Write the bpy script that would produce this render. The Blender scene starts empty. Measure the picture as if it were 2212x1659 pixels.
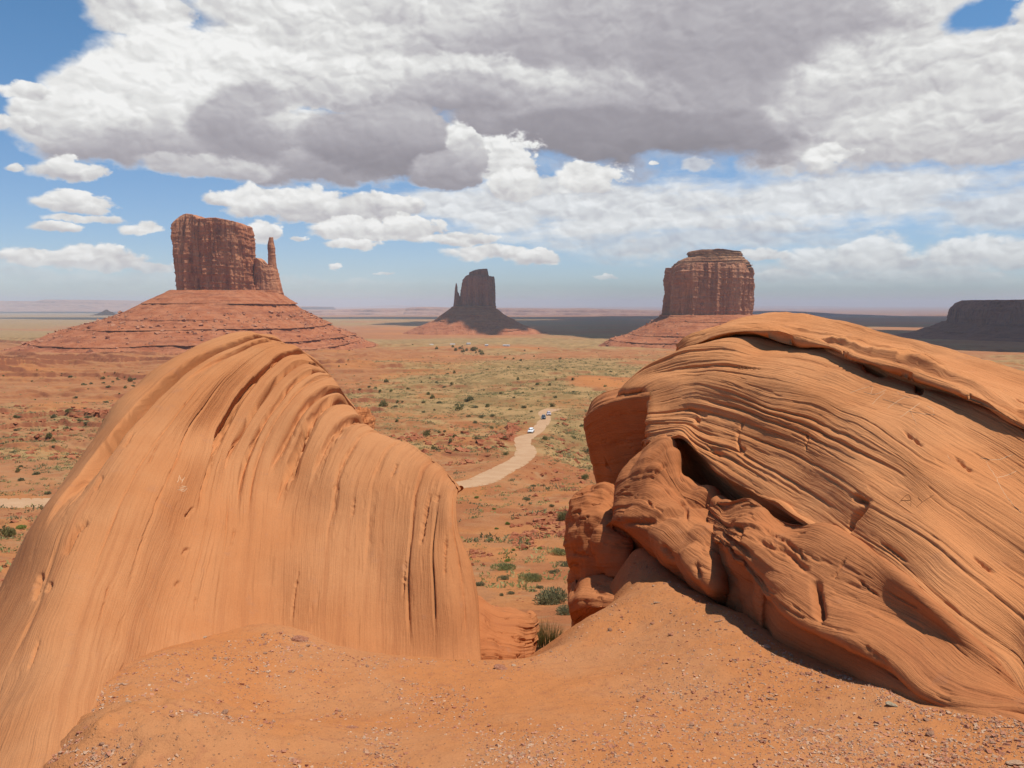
import bpy, math, random
import numpy as np
random.seed(7); rng = np.random.default_rng(7)
S = bpy.context.scene
COL = S.collection
R = math.radians

# ------------------------------------------------------------------ camera
EYE = np.array([0.0, 0.0, 1.65]); PITCH = R(5.76); F = 1720.0
cp, sp = math.cos(PITCH), math.sin(PITCH)
cam = bpy.data.cameras.new("camera"); cam.lens = 36.0 * F / 2212.0; cam.sensor_width = 36.0
cam.clip_start = 0.1; cam.clip_end = 200000.0
camo = bpy.data.objects.new("camera", cam); camo.location = EYE
camo.rotation_euler = (R(90) - PITCH, 0, 0); COL.objects.link(camo); S.camera = camo

# ------------------------------------------------------------------ light
SUN_EL, SUN_AZ = R(71), R(96)          # azimuth clockwise from +Y (the view direction)
sd = np.array([math.sin(SUN_AZ) * math.cos(SUN_EL), math.cos(SUN_AZ) * math.cos(SUN_EL), math.sin(SUN_EL)])
sun = bpy.data.lights.new("sun", 'SUN'); sun.energy = 4.8; sun.angle = R(0.53); sun.color = (1.0, 0.95, 0.87)
suno = bpy.data.objects.new("sun", sun); COL.objects.link(suno)
suno.rotation_euler = (R(90) - SUN_EL, 0, -SUN_AZ + R(180))
suno.location = (0, 0, 50)
S.view_settings.view_transform = 'Standard'; S.view_settings.look = 'None'
S.view_settings.exposure = 0.0; S.view_settings.gamma = 1.0; S.view_settings.use_curve_mapping = False
S.render.engine = 'CYCLES'
S.cycles.max_bounces = 6; S.cycles.diffuse_bounces = 3; S.cycles.volume_bounces = 1
S.cycles.use_denoising = True

# ------------------------------------------------------------------ node helpers
class NT:
    def __init__(s, tree): s.t = tree; s.l = tree.links
    def n(s, typ, props=None, **ins):
        nd = s.t.nodes.new(typ)
        for k, v in (props or {}).items(): setattr(nd, k, v)
        for k, v in ins.items():
            key = int(k[1:]) if k[0] == 'i' and k[1:].isdigit() else k.replace('_', ' ')
            sock = nd.inputs[key]
            if isinstance(v, bpy.types.NodeSocket): s.l.new(v, sock)
            elif isinstance(v, bpy.types.Node): s.l.new(v.outputs[0], sock)
            else: sock.default_value = v
        return nd
    def m(s, op, a, b=None, c=None, clamp=False):
        kw = {'i0': a}
        if b is not None: kw['i1'] = b
        if c is not None: kw['i2'] = c
        return s.n('ShaderNodeMath', {'operation': op, 'use_clamp': clamp}, **kw).outputs[0]
    def v(s, op, a, b=None, c=None):
        kw = {'i0': a}
        if b is not None: kw['i1'] = b
        if c is not None: kw['i2'] = c
        nd = s.n('ShaderNodeVectorMath', {'operation': op}, **kw)
        return nd.outputs[1] if op in ('LENGTH', 'DOT_PRODUCT', 'DISTANCE') else nd.outputs[0]
    def ss(s, x, lo, hi, a=0.0, b=1.0):
        return s.n('ShaderNodeMapRange', {'interpolation_type': 'SMOOTHSTEP'}, i0=x, i1=lo, i2=hi, i3=a, i4=b).outputs[0]
    def noise(s, vec, scale, detail=4.0, rough=0.55, dist=0.0, lac=2.0):
        nd = s.n('ShaderNodeTexNoise', None, Vector=vec, Scale=scale, Detail=detail, Roughness=rough, Distortion=dist, Lacunarity=lac)
        return nd
    def mix(s, f, a, b, blend='MIX'):
        nd = s.t.nodes.new('ShaderNodeMix'); nd.data_type = 'RGBA'; nd.blend_type = blend; nd.clamp_factor = True
        for sock, v in ((nd.inputs[0], f), (nd.inputs[6], a), (nd.inputs[7], b)):
            if isinstance(v, bpy.types.NodeSocket): s.l.new(v, sock)
            elif isinstance(v, tuple) and len(v) == 3: sock.default_value = (*v, 1)
            else: sock.default_value = v
        return nd.outputs[2]
    def mul(s, vec, k): return s.v('MULTIPLY', vec, k)

def lin(r, g, b):   # sRGB 0..255 -> linear
    return tuple(((c / 255) / 12.92 if c <= 10 else ((c / 255 + 0.055) / 1.055) ** 2.4) for c in (r, g, b))

def P(px, py, Y):
    """point at world depth Y seen at display coordinate (px, py) of the 2212 x 1659 view"""
    X = (px - 1106.0) / F; Z = (829.5 - py) / F
    ry = cp + Z * sp
    return EYE + np.array([X, ry, Z * cp - sp]) * (Y / ry)

def azel(px, py):
    X = (px - 1106.0) / F; Z = (829.5 - py) / F
    x, y, z = X, cp + Z * sp, Z * cp - sp
    return math.atan2(x, y), math.atan2(z, math.hypot(x, y))

# ------------------------------------------------------------------ world: sky with clouds
W = bpy.data.worlds.new("World"); S.world = W; W.use_nodes = True
W.node_tree.nodes.clear()
w = NT(W.node_tree)
tc = w.n('ShaderNodeTexCoord')
D = w.v('NORMALIZE', tc.outputs['Generated'])
sep = w.n('ShaderNodeSeparateXYZ', None, i0=D)
az = w.m('ARCTAN2', sep.outputs[0], sep.outputs[1])
el = w.m('ARCSINE', sep.outputs[2])
sky = w.n('ShaderNodeTexSky', {'sky_type': 'NISHITA', 'sun_disc': False, 'sun_elevation': SUN_EL, 'sun_rotation': SUN_AZ,
                               'altitude': 1600.0, 'air_density': 1.0, 'dust_density': 1.2, 'ozone_density': 1.6})
q = w.n('ShaderNodeCombineXYZ', None, i0=az, i1=w.m('MULTIPLY', el, 1.5)).outputs[0]
def puffs(off, scale, det, rough=0.5):
    v = w.n('ShaderNodeTexVoronoi', {'feature': 'F1', 'voronoi_dimensions': '2D', 'normalize': True}, Vector=w.v('ADD', qw, off), Scale=scale, Detail=det, Roughness=rough, Lacunarity=2.1, Randomness=1.0)
    return v.outputs['Distance']
nW = w.noise(q, 16.0, 4.0, 0.6)
qw = w.v('ADD', q, w.v('MULTIPLY', w.v('SUBTRACT', nW.outputs['Color'], (0.5, 0.5, 0.5)), (0.05, 0.05, 0.05)))
nA = w.noise(q, 6.0, 6.0, 0.55)
nG = w.noise(w.v('ADD', q, (5.0, 2.0, 1.0)), 4.5, 3.0, 0.42)
nB = w.noise(w.v('ADD', q, (3.1, 1.7, 0.4)), 26.0, 5.0, 0.60)
vA0 = puffs((0, 0, 0.2), 11.0, 2.0, 0.6); vA1 = puffs((0.008, 0.018, 0.2), 11.0, 2.0, 0.6)
vB0 = puffs((1.3, 0.4, 0.7), 36.0, 1.0); vB1 = puffs((1.303, 0.407, 0.7), 36.0, 1.0)
c0 = w.n('ShaderNodeCombineXYZ', None, i0=az, i1=el).outputs[0]
warp = w.v('MULTIPLY', w.v('SUBTRACT', nB.outputs['Color'], (0.5, 0.5, 0.5)), (0.042, 0.022, 0.0))
warp2 = w.v('MULTIPLY', w.v('SUBTRACT', nA.outputs['Color'], (0.5, 0.5, 0.5)), (0.11, 0.06, 0.0))
cS = w.v('ADD', c0, warp)
cL = w.v('ADD', cS, warp2)
N05 = lambda x: w.m('SUBTRACT', x, 0.5)
nS = w.noise(w.mul(q, (1.0, 2.6, 1.0)), 7.0, 5.0, 0.6)
nG = w.noise(w.v('ADD', q, (5.0, 2.0, 1.0)), 5.0, 4.0, 0.5)
PA = w.m('ADD', w.m('MULTIPLY', w.m('SUBTRACT', vA0, 0.42), 0.55), w.m('MULTIPLY', N05(nB.outputs[0]), 0.50))
PB = w.m('ADD', w.m('MULTIPLY', w.m('SUBTRACT', vB0, 0.42), 0.65), w.m('MULTIPLY', N05(nB.outputs[0]), 1.4))
PS = w.m('MULTIPLY', N05(nS.outputs[0]), 2.2)
jit = w.m('MULTIPLY', N05(nG.outputs[0]), 0.9)
bright = None; alpha = None
# cloud bodies from the farthest to the nearest: centre, radii (view units), lit top, shaded base, edge softness, edge kind, opacity
bodies = [
 (1400, 460, 460, 78, .90, .86, .60, 'S', .88), (1880, 425, 440, 58, .90, .86, .60, 'S', .88), (1120, 450, 300, 62, .92, .88, .50, 'S', .88), (1900, 600, 430, 40, .76, .72, .70, 'S', .75),
 (180, 592, 330, 26, .74, .70, .70, 'S', .6), (2170, 450, 220, 46, .84, .80, .60, 'S', .8), (1500, 520, 330, 30, .76, .74, .70, 'S', .7), (700, 612, 300, 12, .74, .72, .7, 'S', .5), (2120, 640, 300, 20, .74, .72, .7, 'S', .5),
 (1700, 596, 90, 15, .86, .75, .35, 'B', .9), (1960, 597, 240, 15, .84, .75, .35, 'B', .9), (1790, 566, 110, 32, .93, .74, .38, 'B', .8), (2000, 572, 220, 22, .85, .78, .45, 'B', .75), (1885, 550, 105, 36, .93, .78, .36, 'B', .85), (2085, 548, 95, 34, .93, .78, .36, 'B', .85), (2190, 552, 70, 32, .90, .78, .4, 'B', .85), (1640, 548, 46, 14, .88, .78, .4, 'B', .9),
 (1500, -120, 1150, 260, .82, .66, .22, 'A', 1), (860, 30, 420, 130, .90, .74, .20, 'A', 1), (1900, 90, 560, 235, .88, .74, .20, 'A', 1), (2080, 230, 330, 110, .86, .68, .20, 'A', 1),
 (1080, 70, 330, 150, .86, .60, .30, 'A', 1), (1420, 150, 470, 190, .66, .44, .34, 'A', 1), (1620, 110, 300, 170, .60, .50, .40, 'A', .8), (1640, 240, 300, 85, .60, .48, .36, 'A', 1), (1180, 235, 270, 90, .70, .45, .30, 'A', 1), (1330, 285, 260, 52, .50, .43, .25, 'A', 1),
 (1900, 190, 230, 90, .90, .72, .35, 'A', .85), (2010, 290, 270, 60, .84, .70, .25, 'A', 1), (1790, 334, 56, 22, .90, .74, .25, 'B', 1),
 (300, 15, 115, 46, .90, .78, .22, 'A', 1), (640, 110, 260, 90, .86, .70, .30, 'A', 1),
 (425, 165, 205, 105, .97, .82, .16, 'A', 1), (870, 180, 330, 58, .88, .58, .18, 'A', 1), (640, 175, 130, 45, .92, .70, .2, 'A', 1), (760, 165, 100, 40, .92, .74, .22, 'A', .9),
 (1000, 215, 130, 40, .70, .50, .25, 'A', 1),
 (330, 225, 230, 95, .97, .66, .16, 'A', 1), (170, 245, 140, 60, .96, .72, .16, 'A', 1), (275, 300, 165, 55, .92, .56, .18, 'A', 1),
 (640, 320, 320, 80, .82, .52, .18, 'A', 1), (530, 265, 100, 75, .64, .52, .25, 'A', .95), (660, 265, 90, 40, .84, .62, .3, 'A', .9), (830, 305, 170, 78, .64, .45, .16, 'A', 1), (960, 370, 90, 42, .66, .50, .18, 'A', 1), (460, 372, 150, 22, .74, .64, .25, 'A', 1),
 (1000, 300, 36, 36, .94, .74, .22, 'B', 1), (1090, 345, 66, 52, .94, .74, .2, 'B', 1), (1010, 345, 44, 40, .74, .56, .25, 'B', 1), (1115, 400, 60, 34, .92, .80, .25, 'B', 1), (1190, 398, 70, 24, .88, .80, .3, 'B', .95), (1270, 380, 72, 32, .94, .82, .22, 'B', 1),
 (470, 426, 30, 12, .93, .76, .25, 'B', 1), (730, 458, 215, 22, .84, .66, .22, 'B', 1), (570, 440, 80, 34, .95, .72, .2, 'B', 1), (670, 438, 105, 34, .96, .72, .2, 'B', 1), (810, 446, 120, 28, .93, .72, .22, 'B', 1),
 (820, 505, 150, 15, .86, .72, .25, 'B', 1), (880, 490, 90, 25, .97, .78, .2, 'B', 1), (760, 494, 85, 23, .95, .76, .2, 'B', 1), (765, 528, 60, 11, .93, .80, .25, 'B', 1), (1000, 516, 90, 17, .93, .80, .3, 'B', 1), (1060, 546, 95, 15, .92, .80, .3, 'B', 1), (1155, 556, 42, 17, .94, .80, .22, 'B', 1), (572, 500, 40, 22, .95, .78, .22, 'B', 1),
 (145, 368, 84, 20, .93, .72, .25, 'B', 1), (135, 355, 45, 18, .96, .82, .22, 'B', 1), (200, 376, 24, 14, .90, .76, .3, 'B', 1), (30, 360, 22, 8, .88, .78, .3, 'B', 1), (150, 440, 82, 17, .93, .74, .25, 'B', 1), (150, 426, 46, 14, .96, .84, .25, 'B', 1), (165, 471, 68, 10, .88, .78, .3, 'B', 1), (122, 490, 60, 9, .90, .78, .28, 'B', 1), (312, 495, 54, 11, .92, .80, .3, 'B', 1),
 (80, 556, 85, 16, .92, .78, .28, 'B', 1), (200, 560, 130, 20, .90, .76, .3, 'B', 1), (180, 545, 50, 18, .96, .86, .25, 'B', 1), (235, 543, 40, 16, .96, .86, .25, 'B', 1), (330, 578, 52, 12, .86, .78, .35, 'B', .9),
 (45, 195, 52, 11, .92, .80, .3, 'B', 1), (25, 264, 58, 13, .90, .78, .3, 'B', 1), (720, 573, 15, 7, .92, .8, .3, 'B', 1), (648, 516, 18, 4, .88, .8, .35, 'B', .9), (826, 587, 16, 3, .86, .8, .4, 'B', .9), (1304, 597, 26, 6, .93, .82, .3, 'B', 1), (1780, 346, 44, 14, .9, .78, .35, 'B', .9), (1505, 352, 34, 14, .84, .74, .4, 'B', .8), (1413, 357, 12, 5, .95, .88, .3, 'B', 1)]
for (px, py, rx, ry, tb, bb, sf, kind, op) in bodies:
    a_, e_ = azel(px, py); rx, ry = rx / F * math.cos(a_) ** 2, ry / F
    cc = cL if kind != 'B' else cS
    if bright is not None: cc = w.v('MULTIPLY_ADD', bright, (1e-7, 1e-7, 0), cc)      # keeps the evaluation in order, body after body
    vec = w.v('MULTIPLY_ADD', cc, (1 / rx, 1 / ry, 0), (-a_ / rx, -e_ / ry, 0))
    ln = w.m('ADD', w.v('LENGTH', vec), {'A': PA, 'B': PB, 'S': PS}[kind])
    m_ = w.ss(ln, 1 + sf * 0.45, 1 - sf, 0.0, op)
    vv = w.m('ADD', w.n('ShaderNodeSeparateXYZ', None, i0=vec).outputs[1], jit)
    b_ = w.ss(vv, -0.75, 0.65, bb, tb)
    if bright is None: bright, alpha = b_, m_
    else:
        bright = w.n('ShaderNodeMix', {'data_type': 'FLOAT'}, i0=m_, i2=bright, i3=b_).outputs[0]
        alpha = w.m('MAXIMUM', alpha, m_)
a_, e_ = azel(2135, 38)
hl = w.m('ADD', w.v('LENGTH', w.v('MULTIPLY_ADD', cL, (F / 55, F / 32, 0), (-a_ * F / 55, -e_ * F / 32, 0))), w.m('MULTIPLY', N05(nB.outputs[0]), 0.9))
alpha = w.m('MULTIPLY', alpha, w.ss(hl, 0.8, 1.3))
relief = w.m('ADD', w.m('MULTIPLY', w.m('SUBTRACT', vA1, vA0), 0.38), w.m('MULTIPLY', w.m('SUBTRACT', vB1, vB0), 0.38))
bright = w.m('ADD', bright, w.m('MULTIPLY', relief, w.ss(bright, 0.45, 0.9, 0.15, 1.0)))
bright = w.m('POWER', w.n('ShaderNodeClamp', None, i0=bright, i1=0.30, i2=0.99).outputs[0], 1.4)
ccol = w.mix(w.ss(bright, 0.30, 0.85), (0.955, 0.90, 1.0), (1.0, 1.0, 0.985))
vs = w.n('ShaderNodeVectorMath', {'operation': 'SCALE'}, i0=ccol); w.l.new(bright, vs.inputs['Scale']); ccol = vs.outputs[0]
SKYS = 0.10
skyc = w.mix(1.0, sky.outputs[0], w.mix(w.ss(el, 0.0, 0.35), (0.90, 0.98, 1.14), (0.67, 1.05, 1.22)), 'MULTIPLY')
bgs = w.n('ShaderNodeBackground', None, Color=skyc, Strength=SKYS)
bgc = w.n('ShaderNodeBackground', None, Color=ccol, Strength=0.92)
mixs = w.n('ShaderNodeMixShader', None, i0=w.m('MULTIPLY', alpha, w.ss(el, 0.005, 0.05)), i1=bgs, i2=bgc)
out = w.n('ShaderNodeOutputWorld', None, Surface=mixs)
W.cycles.sampling_method = 'MANUAL'; W.cycles.sample_map_resolution = 512

# ------------------------------------------------------------------ noise (numpy)
_T = rng.random((64, 64, 64), dtype=np.float32)
def vnoise(x, y, z):
    x = np.asarray(x, np.float32); y = np.asarray(y, np.float32); z = np.asarray(z, np.float32)
    x, y, z = np.broadcast_arrays(x, y, z)
    ix, iy, iz = np.floor(x).astype(np.int32), np.floor(y).astype(np.int32), np.floor(z).astype(np.int32)
    fx, fy, fz = x - ix, y - iy, z - iz
    fx = fx * fx * fx * (fx * (fx * 6 - 15) + 10); fy = fy * fy * fy * (fy * (fy * 6 - 15) + 10); fz = fz * fz * fz * (fz * (fz * 6 - 15) + 10)
    x0, y0, z0 = ix & 63, iy & 63, iz & 63; x1, y1, z1 = (ix + 1) & 63, (iy + 1) & 63, (iz + 1) & 63
    a = _T[x0, y0, z0] * (1 - fx) + _T[x1, y0, z0] * fx
    b = _T[x0, y1, z0] * (1 - fx) + _T[x1, y1, z0] * fx
    c = _T[x0, y0, z1] * (1 - fx) + _T[x1, y0, z1] * fx
    d = _T[x0, y1, z1] * (1 - fx) + _T[x1, y1, z1] * fx
    return ((a * (1 - fy) + b * fy) * (1 - fz) + (c * (1 - fy) + d * fy) * fz) * 2 - 1
def fbm(x, y, z, oct=4, gain=0.5, lac=2.03):
    s = 0; a = 1.0; n = 0
    for k in range(oct):
        s = s + a * vnoise(x * lac ** k + 17.3 * k, y * lac ** k + 5.1 * k, z * lac ** k + 9.7 * k); n += a; a *= gain
    return s / n * 1.6
def ridged(x, y, z, oct=3):
    s = 0; a = 1.0; n = 0
    for k in range(oct):
        s = s + a * (1 - np.abs(vnoise(x * 2 ** k + 3.3 * k, y * 2 ** k, z * 2 ** k)) * 2); n += a; a *= 0.5
    return s / n
def sstep(x, a, b):
    t = np.clip((x - a) / (b - a), 0, 1); return t * t * (3 - 2 * t)

# ------------------------------------------------------------------ mesh helpers
def new_mesh(name, verts, faces, mats=(), smooth=True, uv=None, attrs=None, midx=None):
    """verts (n,3); faces (m,k) array of quads or tris, or a list of such arrays"""
    me = bpy.data.meshes.new(name)
    verts = np.ascontiguousarray(verts, np.float32)
    fl = faces if isinstance(faces, list) else [faces]
    fl = [np.asarray(f, np.int32) for f in fl if len(f)]
    me.vertices.add(len(verts)); me.vertices.foreach_set('co', verts.ravel())
    nl = sum(f.size for f in fl); nf = sum(len(f) for f in fl)
    me.loops.add(nl); me.polygons.add(nf)
    li = np.concatenate([f.ravel() for f in fl]); me.loops.foreach_set('vertex_index', li)
    tot = np.concatenate([np.full(len(f), f.shape[1], np.int32) for f in fl])
    st = np.concatenate([[0], np.cumsum(tot)[:-1]]).astype(np.int32)
    me.polygons.foreach_set('loop_start', st)
    me.polygons.foreach_set('use_smooth', np.full(nf, smooth))
    for m in mats: me.materials.append(m)
    if midx is not None: me.polygons.foreach_set('material_index', np.asarray(midx, np.int32))
    if uv is not None:
        l = me.uv_layers.new(name='strata'); l.data.foreach_set('uv', np.ascontiguousarray(uv[li], np.float32).ravel())
    for k, a in (attrs or {}).items():
        at = me.attributes.new(k, 'FLOAT', 'POINT'); at.data.foreach_set('value', np.ascontiguousarray(a, np.float32).ravel())
    me.update(calc_edges=True); me.validate()
    return me
def link(name, me, parent=None, **props):
    o = bpy.data.objects.new(name, me); COL.objects.link(o)
    if parent is not None: o.parent = parent
    for k, v in props.items():
        if v is not None: o[k] = v
    return o
def empty(name, loc, **props):
    o = link(name, None, None, **props); o.location = loc; o.empty_display_size = 0.2
    return o
def child(name, me, root, **props):
    """mesh in world coordinates parented to an unrotated empty"""
    o = link(name, me, root, **props); o.location = [-c for c in root.location]; return o
def grid_faces(nu, nv, flip=False, wrap=False):
    i = np.arange(nu - 1)[:, None]; j = np.arange(nv if wrap else nv - 1)[None, :]
    j2 = (j + 1) % nv
    a = i * nv + j; b = (i + 1) * nv + j; c = (i + 1) * nv + j2; d = i * nv + j2
    f = np.stack([a, b, c, d], -1).reshape(-1, 4)
    return f[:, ::-1] if flip else f
def hermite(X, s, t):
    """X (n,...) at parameters s, evaluated at t, non-uniform Catmull-Rom"""
    X = np.asarray(X, float); n = len(X); s = np.asarray(s, float)
    ds = np.diff(s); sl = np.diff(X, axis=0) / ds.reshape((-1,) + (1,) * (X.ndim - 1))
    T = np.empty_like(X); T[0] = sl[0]; T[-1] = sl[-1]
    if n > 2:
        w0 = ds[1:].reshape((-1,) + (1,) * (X.ndim - 1)); w1 = ds[:-1].reshape((-1,) + (1,) * (X.ndim - 1))
        T[1:-1] = (sl[:-1] * w0 + sl[1:] * w1) / (w0 + w1)
    k = np.clip(np.searchsorted(s, t, side='right') - 1, 0, n - 2)
    h = s[k + 1] - s[k]; f = (t - s[k]) / h
    sh = (-1,) + (1,) * (X.ndim - 1); f = f.reshape(sh); h = h.reshape(sh)
    return ((2 * f**3 - 3 * f**2 + 1) * X[k] + (f**3 - 2 * f**2 + f) * h * T[k] + (-2 * f**3 + 3 * f**2) * X[k + 1] + (f**3 - f**2) * h * T[k + 1])
def resample(pts, m):
    pts = np.asarray(pts, float); s = np.concatenate([[0], np.cumsum(np.linalg.norm(np.diff(pts, axis=0), axis=1) ** 0.85)])
    s /= s[-1]; return hermite(pts, s, np.linspace(0, 1, m))
def loft(ribs, nu, nv):
    """ribs: list of (n,3) point lists (or (front, back) pairs: the ridge sits at 3/4 of the length)"""
    Q = []
    for r in ribs:
        if isinstance(r, tuple):
            a = resample(r[0], 49); b = resample([r[0][-1]] + list(r[1]), 17); Q.append(np.concatenate([a, b[1:]]))
        else: Q.append(resample(r, 65))
    Q = np.array(Q)
    d = np.linalg.norm(np.diff(Q, axis=0), axis=2).mean(1) ** 0.9; s = np.concatenate([[0], np.cumsum(d)])
    t = np.linspace(0, s[-1], nu)
    A = hermite(Q, s, t)                                     # nu x 65 x 3
    Uidx = np.interp(t, s, np.arange(len(ribs)))
    B = hermite(np.swapaxes(A, 0, 1), np.linspace(0, 1, 65), np.linspace(0, 1, nv))
    return np.swapaxes(B, 0, 1), Uidx, t
def normals(G):
    du = np.gradient(G, axis=0); dv = np.gradient(G, axis=1); n = np.cross(du, dv)
    return n / (np.linalg.norm(n, axis=2, keepdims=True) + 1e-9)
def facing(G, N):
    v = EYE - G; c = (slice(G.shape[0] // 4, 3 * G.shape[0] // 4), slice(G.shape[1] // 4, 3 * G.shape[1] // 4))
    return 1.0 if np.mean(np.sum(v[c] * N[c], -1)) > 0 else -1.0

# ------------------------------------------------------------------ materials
def material(name, rough=0.9, spec=0.2):
    m = bpy.data.materials.new(name); m.use_nodes = True; m.node_tree.nodes.clear()
    n = NT(m.node_tree)
    b = n.n('ShaderNodeBsdfPrincipled', None, Roughness=rough); b.inputs['Specular IOR Level'].default_value = spec
    n.n('ShaderNodeOutputMaterial', None, Surface=b)
    return m, n, b
def bump(n, b, height, strength, dist):
    bp = n.n('ShaderNodeBump', None, Strength=strength, Distance=dist, Height=height); n.l.new(bp.outputs[0], b.inputs['Normal'])

TINT = (0.82, 0.715, 0.65)
def sandstone(name, c1, c2, c3, ku=1.0, streak=1.0, bs=0.85):
    m, n, b = material(name, 0.92, 0.12)
    uv = n.n('ShaderNodeUVMap', {'uv_map': 'strata'}); g = n.n('ShaderNodeTexCoord')
    p = g.outputs['Object']
    wob = n.noise(p, 1.6, 3.0)
    uvw = n.v('ADD', uv, n.v('MULTIPLY', n.v('SUBTRACT', wob.outputs['Color'], (0.5, 0.5, 0.5)), (0.10, 0, 0)))
    s1 = n.noise(n.mul(uvw, (9 * ku, 0.30, 1)), 1.0, 6.0, 0.62)
    s2 = n.noise(n.mul(uvw, (46 * ku, 0.9, 1)), 1.0, 4.0, 0.6)
    s3 = n.noise(n.mul(uvw, (150 * ku, 3.0, 1)), 1.0, 2.0, 0.6)
    blot = n.noise(p, 0.9, 5.0, 0.55); grain = n.noise(p, 90.0, 3.0, 0.7)
    stain = n.noise(p, 7.0, 5.0, 0.65)
    c = n.mix(n.ss(blot.outputs[0], 0.36, 0.64), c1, c2)
    c = n.mix(n.m('MULTIPLY', n.ss(s1.outputs[0], 0.50, 0.68), 0.55 * streak), c, c3)
    c = n.mix(n.m('MULTIPLY', n.ss(s1.outputs[0], 0.46, 0.30), 0.30 * streak), c, tuple(min(1, x * 1.22) for x in c1))
    c = n.mix(n.m('MULTIPLY', n.ss(s2.outputs[0], 0.55, 0.72), 0.55 * streak), c, tuple(x * 0.62 for x in c3))
    c = n.mix(n.m('MULTIPLY', n.ss(stain.outputs[0], 0.58, 0.72), 0.22), c, (0.42, 0.24, 0.16))
    c = n.mix(n.m('MULTIPLY', n.ss(grain.outputs[0], 0.35, 0.7), 0.25), c, n.mix(1.0, c, (0.72, 0.70, 0.68), 'MULTIPLY'))
    n.l.new(n.mix(1.0, c, TINT, 'MULTIPLY'), b.inputs['Base Color'])
    h = n.m('ADD', n.m('MULTIPLY', s2.outputs[0], 0.8), n.m('ADD', n.m('MULTIPLY', s3.outputs[0], 0.35), n.m('MULTIPLY', grain.outputs[0], 0.16)))
    h = n.m('ADD', h, n.m('MULTIPLY', stain.outputs[0], 0.5))
    bump(n, b, h, bs, 0.016)
    return m
M_left = sandstone("sandstone_pale", (0.560, 0.255, 0.105), (0.600, 0.300, 0.135), (0.440, 0.185, 0.078), 1.0, 0.8, 0.55)
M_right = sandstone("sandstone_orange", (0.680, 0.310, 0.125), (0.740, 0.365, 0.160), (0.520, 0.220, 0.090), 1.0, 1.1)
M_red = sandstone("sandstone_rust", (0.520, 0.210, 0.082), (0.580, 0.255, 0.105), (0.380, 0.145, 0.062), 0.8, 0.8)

# ------------------------------------------------------------------ terrain height
_py = np.array([1700, 1560, 1425, 1395, 1350, 1290, 1200, 1100, 1043, 932, 893, 850, 815, 790, 775, 760, 750, 740, 725, 705, 694, 687, 682, 678])
_Y = np.array([2.6, 3.5, 5.0, 10.5, 20, 34, 60, 100, 165, 280, 360, 470, 620, 800, 1050, 1400, 1800, 2200, 3000, 4800, 7000, 10000, 14000, 20000.])
_z = np.array([P(1106, a, b)[2] for a, b in zip(_py, _Y)])
_ly = np.log(_Y)
def prof(Y): return np.interp(np.log(np.maximum(Y, 2.0)), _ly, _z)
# sand ledge at the camera: thin-plate surface through the points where sand meets rock
sandpts = [(100, 1650, 2.72), (200, 1480, 3.6), (330, 1410, 4.25), (500, 1375, 4.8), (600, 1352, 5.1), (690, 1388, 5.0), (770, 1418, 4.9), (900, 1424, 4.9), (1030, 1424, 5.05),
           (1106, 1659, 2.7), (600, 1659, 2.75), (1700, 1659, 2.72), (2212, 1659, 2.72), (1106, 1540, 3.6), (600, 1540, 3.75), (1700, 1530, 3.55),
           (1130, 1425, 5.0), (1185, 1402, 5.3), (1215, 1372, 5.7), (1245, 1345, 6.0), (1330, 1285, 6.6), (1372, 1185, 7.1), (1405, 1205, 6.75), (1440, 1240, 6.35), (1516, 1283, 5.8), (1598, 1324, 5.2),
           (1657, 1369, 4.75), (1715, 1405, 4.4), (1803, 1445, 4.05), (1891, 1480, 3.75), (1979, 1521, 3.45), (2126, 1545, 3.2), (2212, 1540, 3.2), (1400, 1350, 5.4), (1300, 1430, 4.8),
           (1130, 1450, 5.6), (1100, 1440, 6.6), (1190, 1400, 8.6), (1150, 1396, 8.2), (1080, 1400, 8.4), (1235, 1430, 6.8), (1300, 1420, 8.0), (1400, 1400, 9.0), (1330, 1330, 8.4), (1400, 1290, 8.6), (1480, 1330, 7.6), (1560, 1370, 7.0), (1700, 1470, 6.2), (1900, 1540, 5.4), (2100, 1620, 4.8), (2300, 1650, 4.4)]
sp_w = [P(*a) for a in sandpts] + [np.array(v) for v in [(-4, -3, 0.35), (4, -3, 0.35), (0, -3, 0.3), (-5, 2, -0.6), (5, 3, -0.1), (5, 7, -0.8), (-5, 7, -2.2)]]
sp_w += [P(20, 1690, 2.7) - np.array([0, 0, .12]), P(-150, 1600, 3.2) - np.array([0, 0, .3]), P(-300, 1500, 4.0) - np.array([0, 0, .6]), np.array([-1.9, 2.0, -0.6])]
for xx in (-8, -5, -2, 0, 2, 5, 8): sp_w.append(np.array([xx, 12.0, float(prof(12.0))]))
sp_w = np.array(sp_w)
def _tps(d2): return 0.5 * d2 * np.log(d2 + 1e-9)
_A = sp_w[:, :2]; _n = len(_A)
_K = _tps(((_A[:, None] - _A[None]) ** 2).sum(-1)) + 0.004 * np.eye(_n)
_Pm = np.c_[np.ones(_n), _A]
_w = np.linalg.solve(np.block([[_K, _Pm], [_Pm.T, np.zeros((3, 3))]]), np.r_[sp_w[:, 2], 0, 0, 0])
def h_sand(x, y):
    x, y = np.broadcast_arrays(np.asarray(x, float), np.asarray(y, float)); sh = x.shape; x = x.ravel(); y = y.ravel(); o = np.empty(x.size)
    for i in range(0, x.size, 40000):
        d2 = (x[i:i+40000, None] - _A[None, :, 0]) ** 2 + (y[i:i+40000, None] - _A[None, :, 1]) ** 2
        o[i:i+40000] = _tps(d2) @ _w[:_n] + _w[_n] + _w[_n+1] * x[i:i+40000] + _w[_n+2] * y[i:i+40000]
    return o.reshape(sh)

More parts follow.
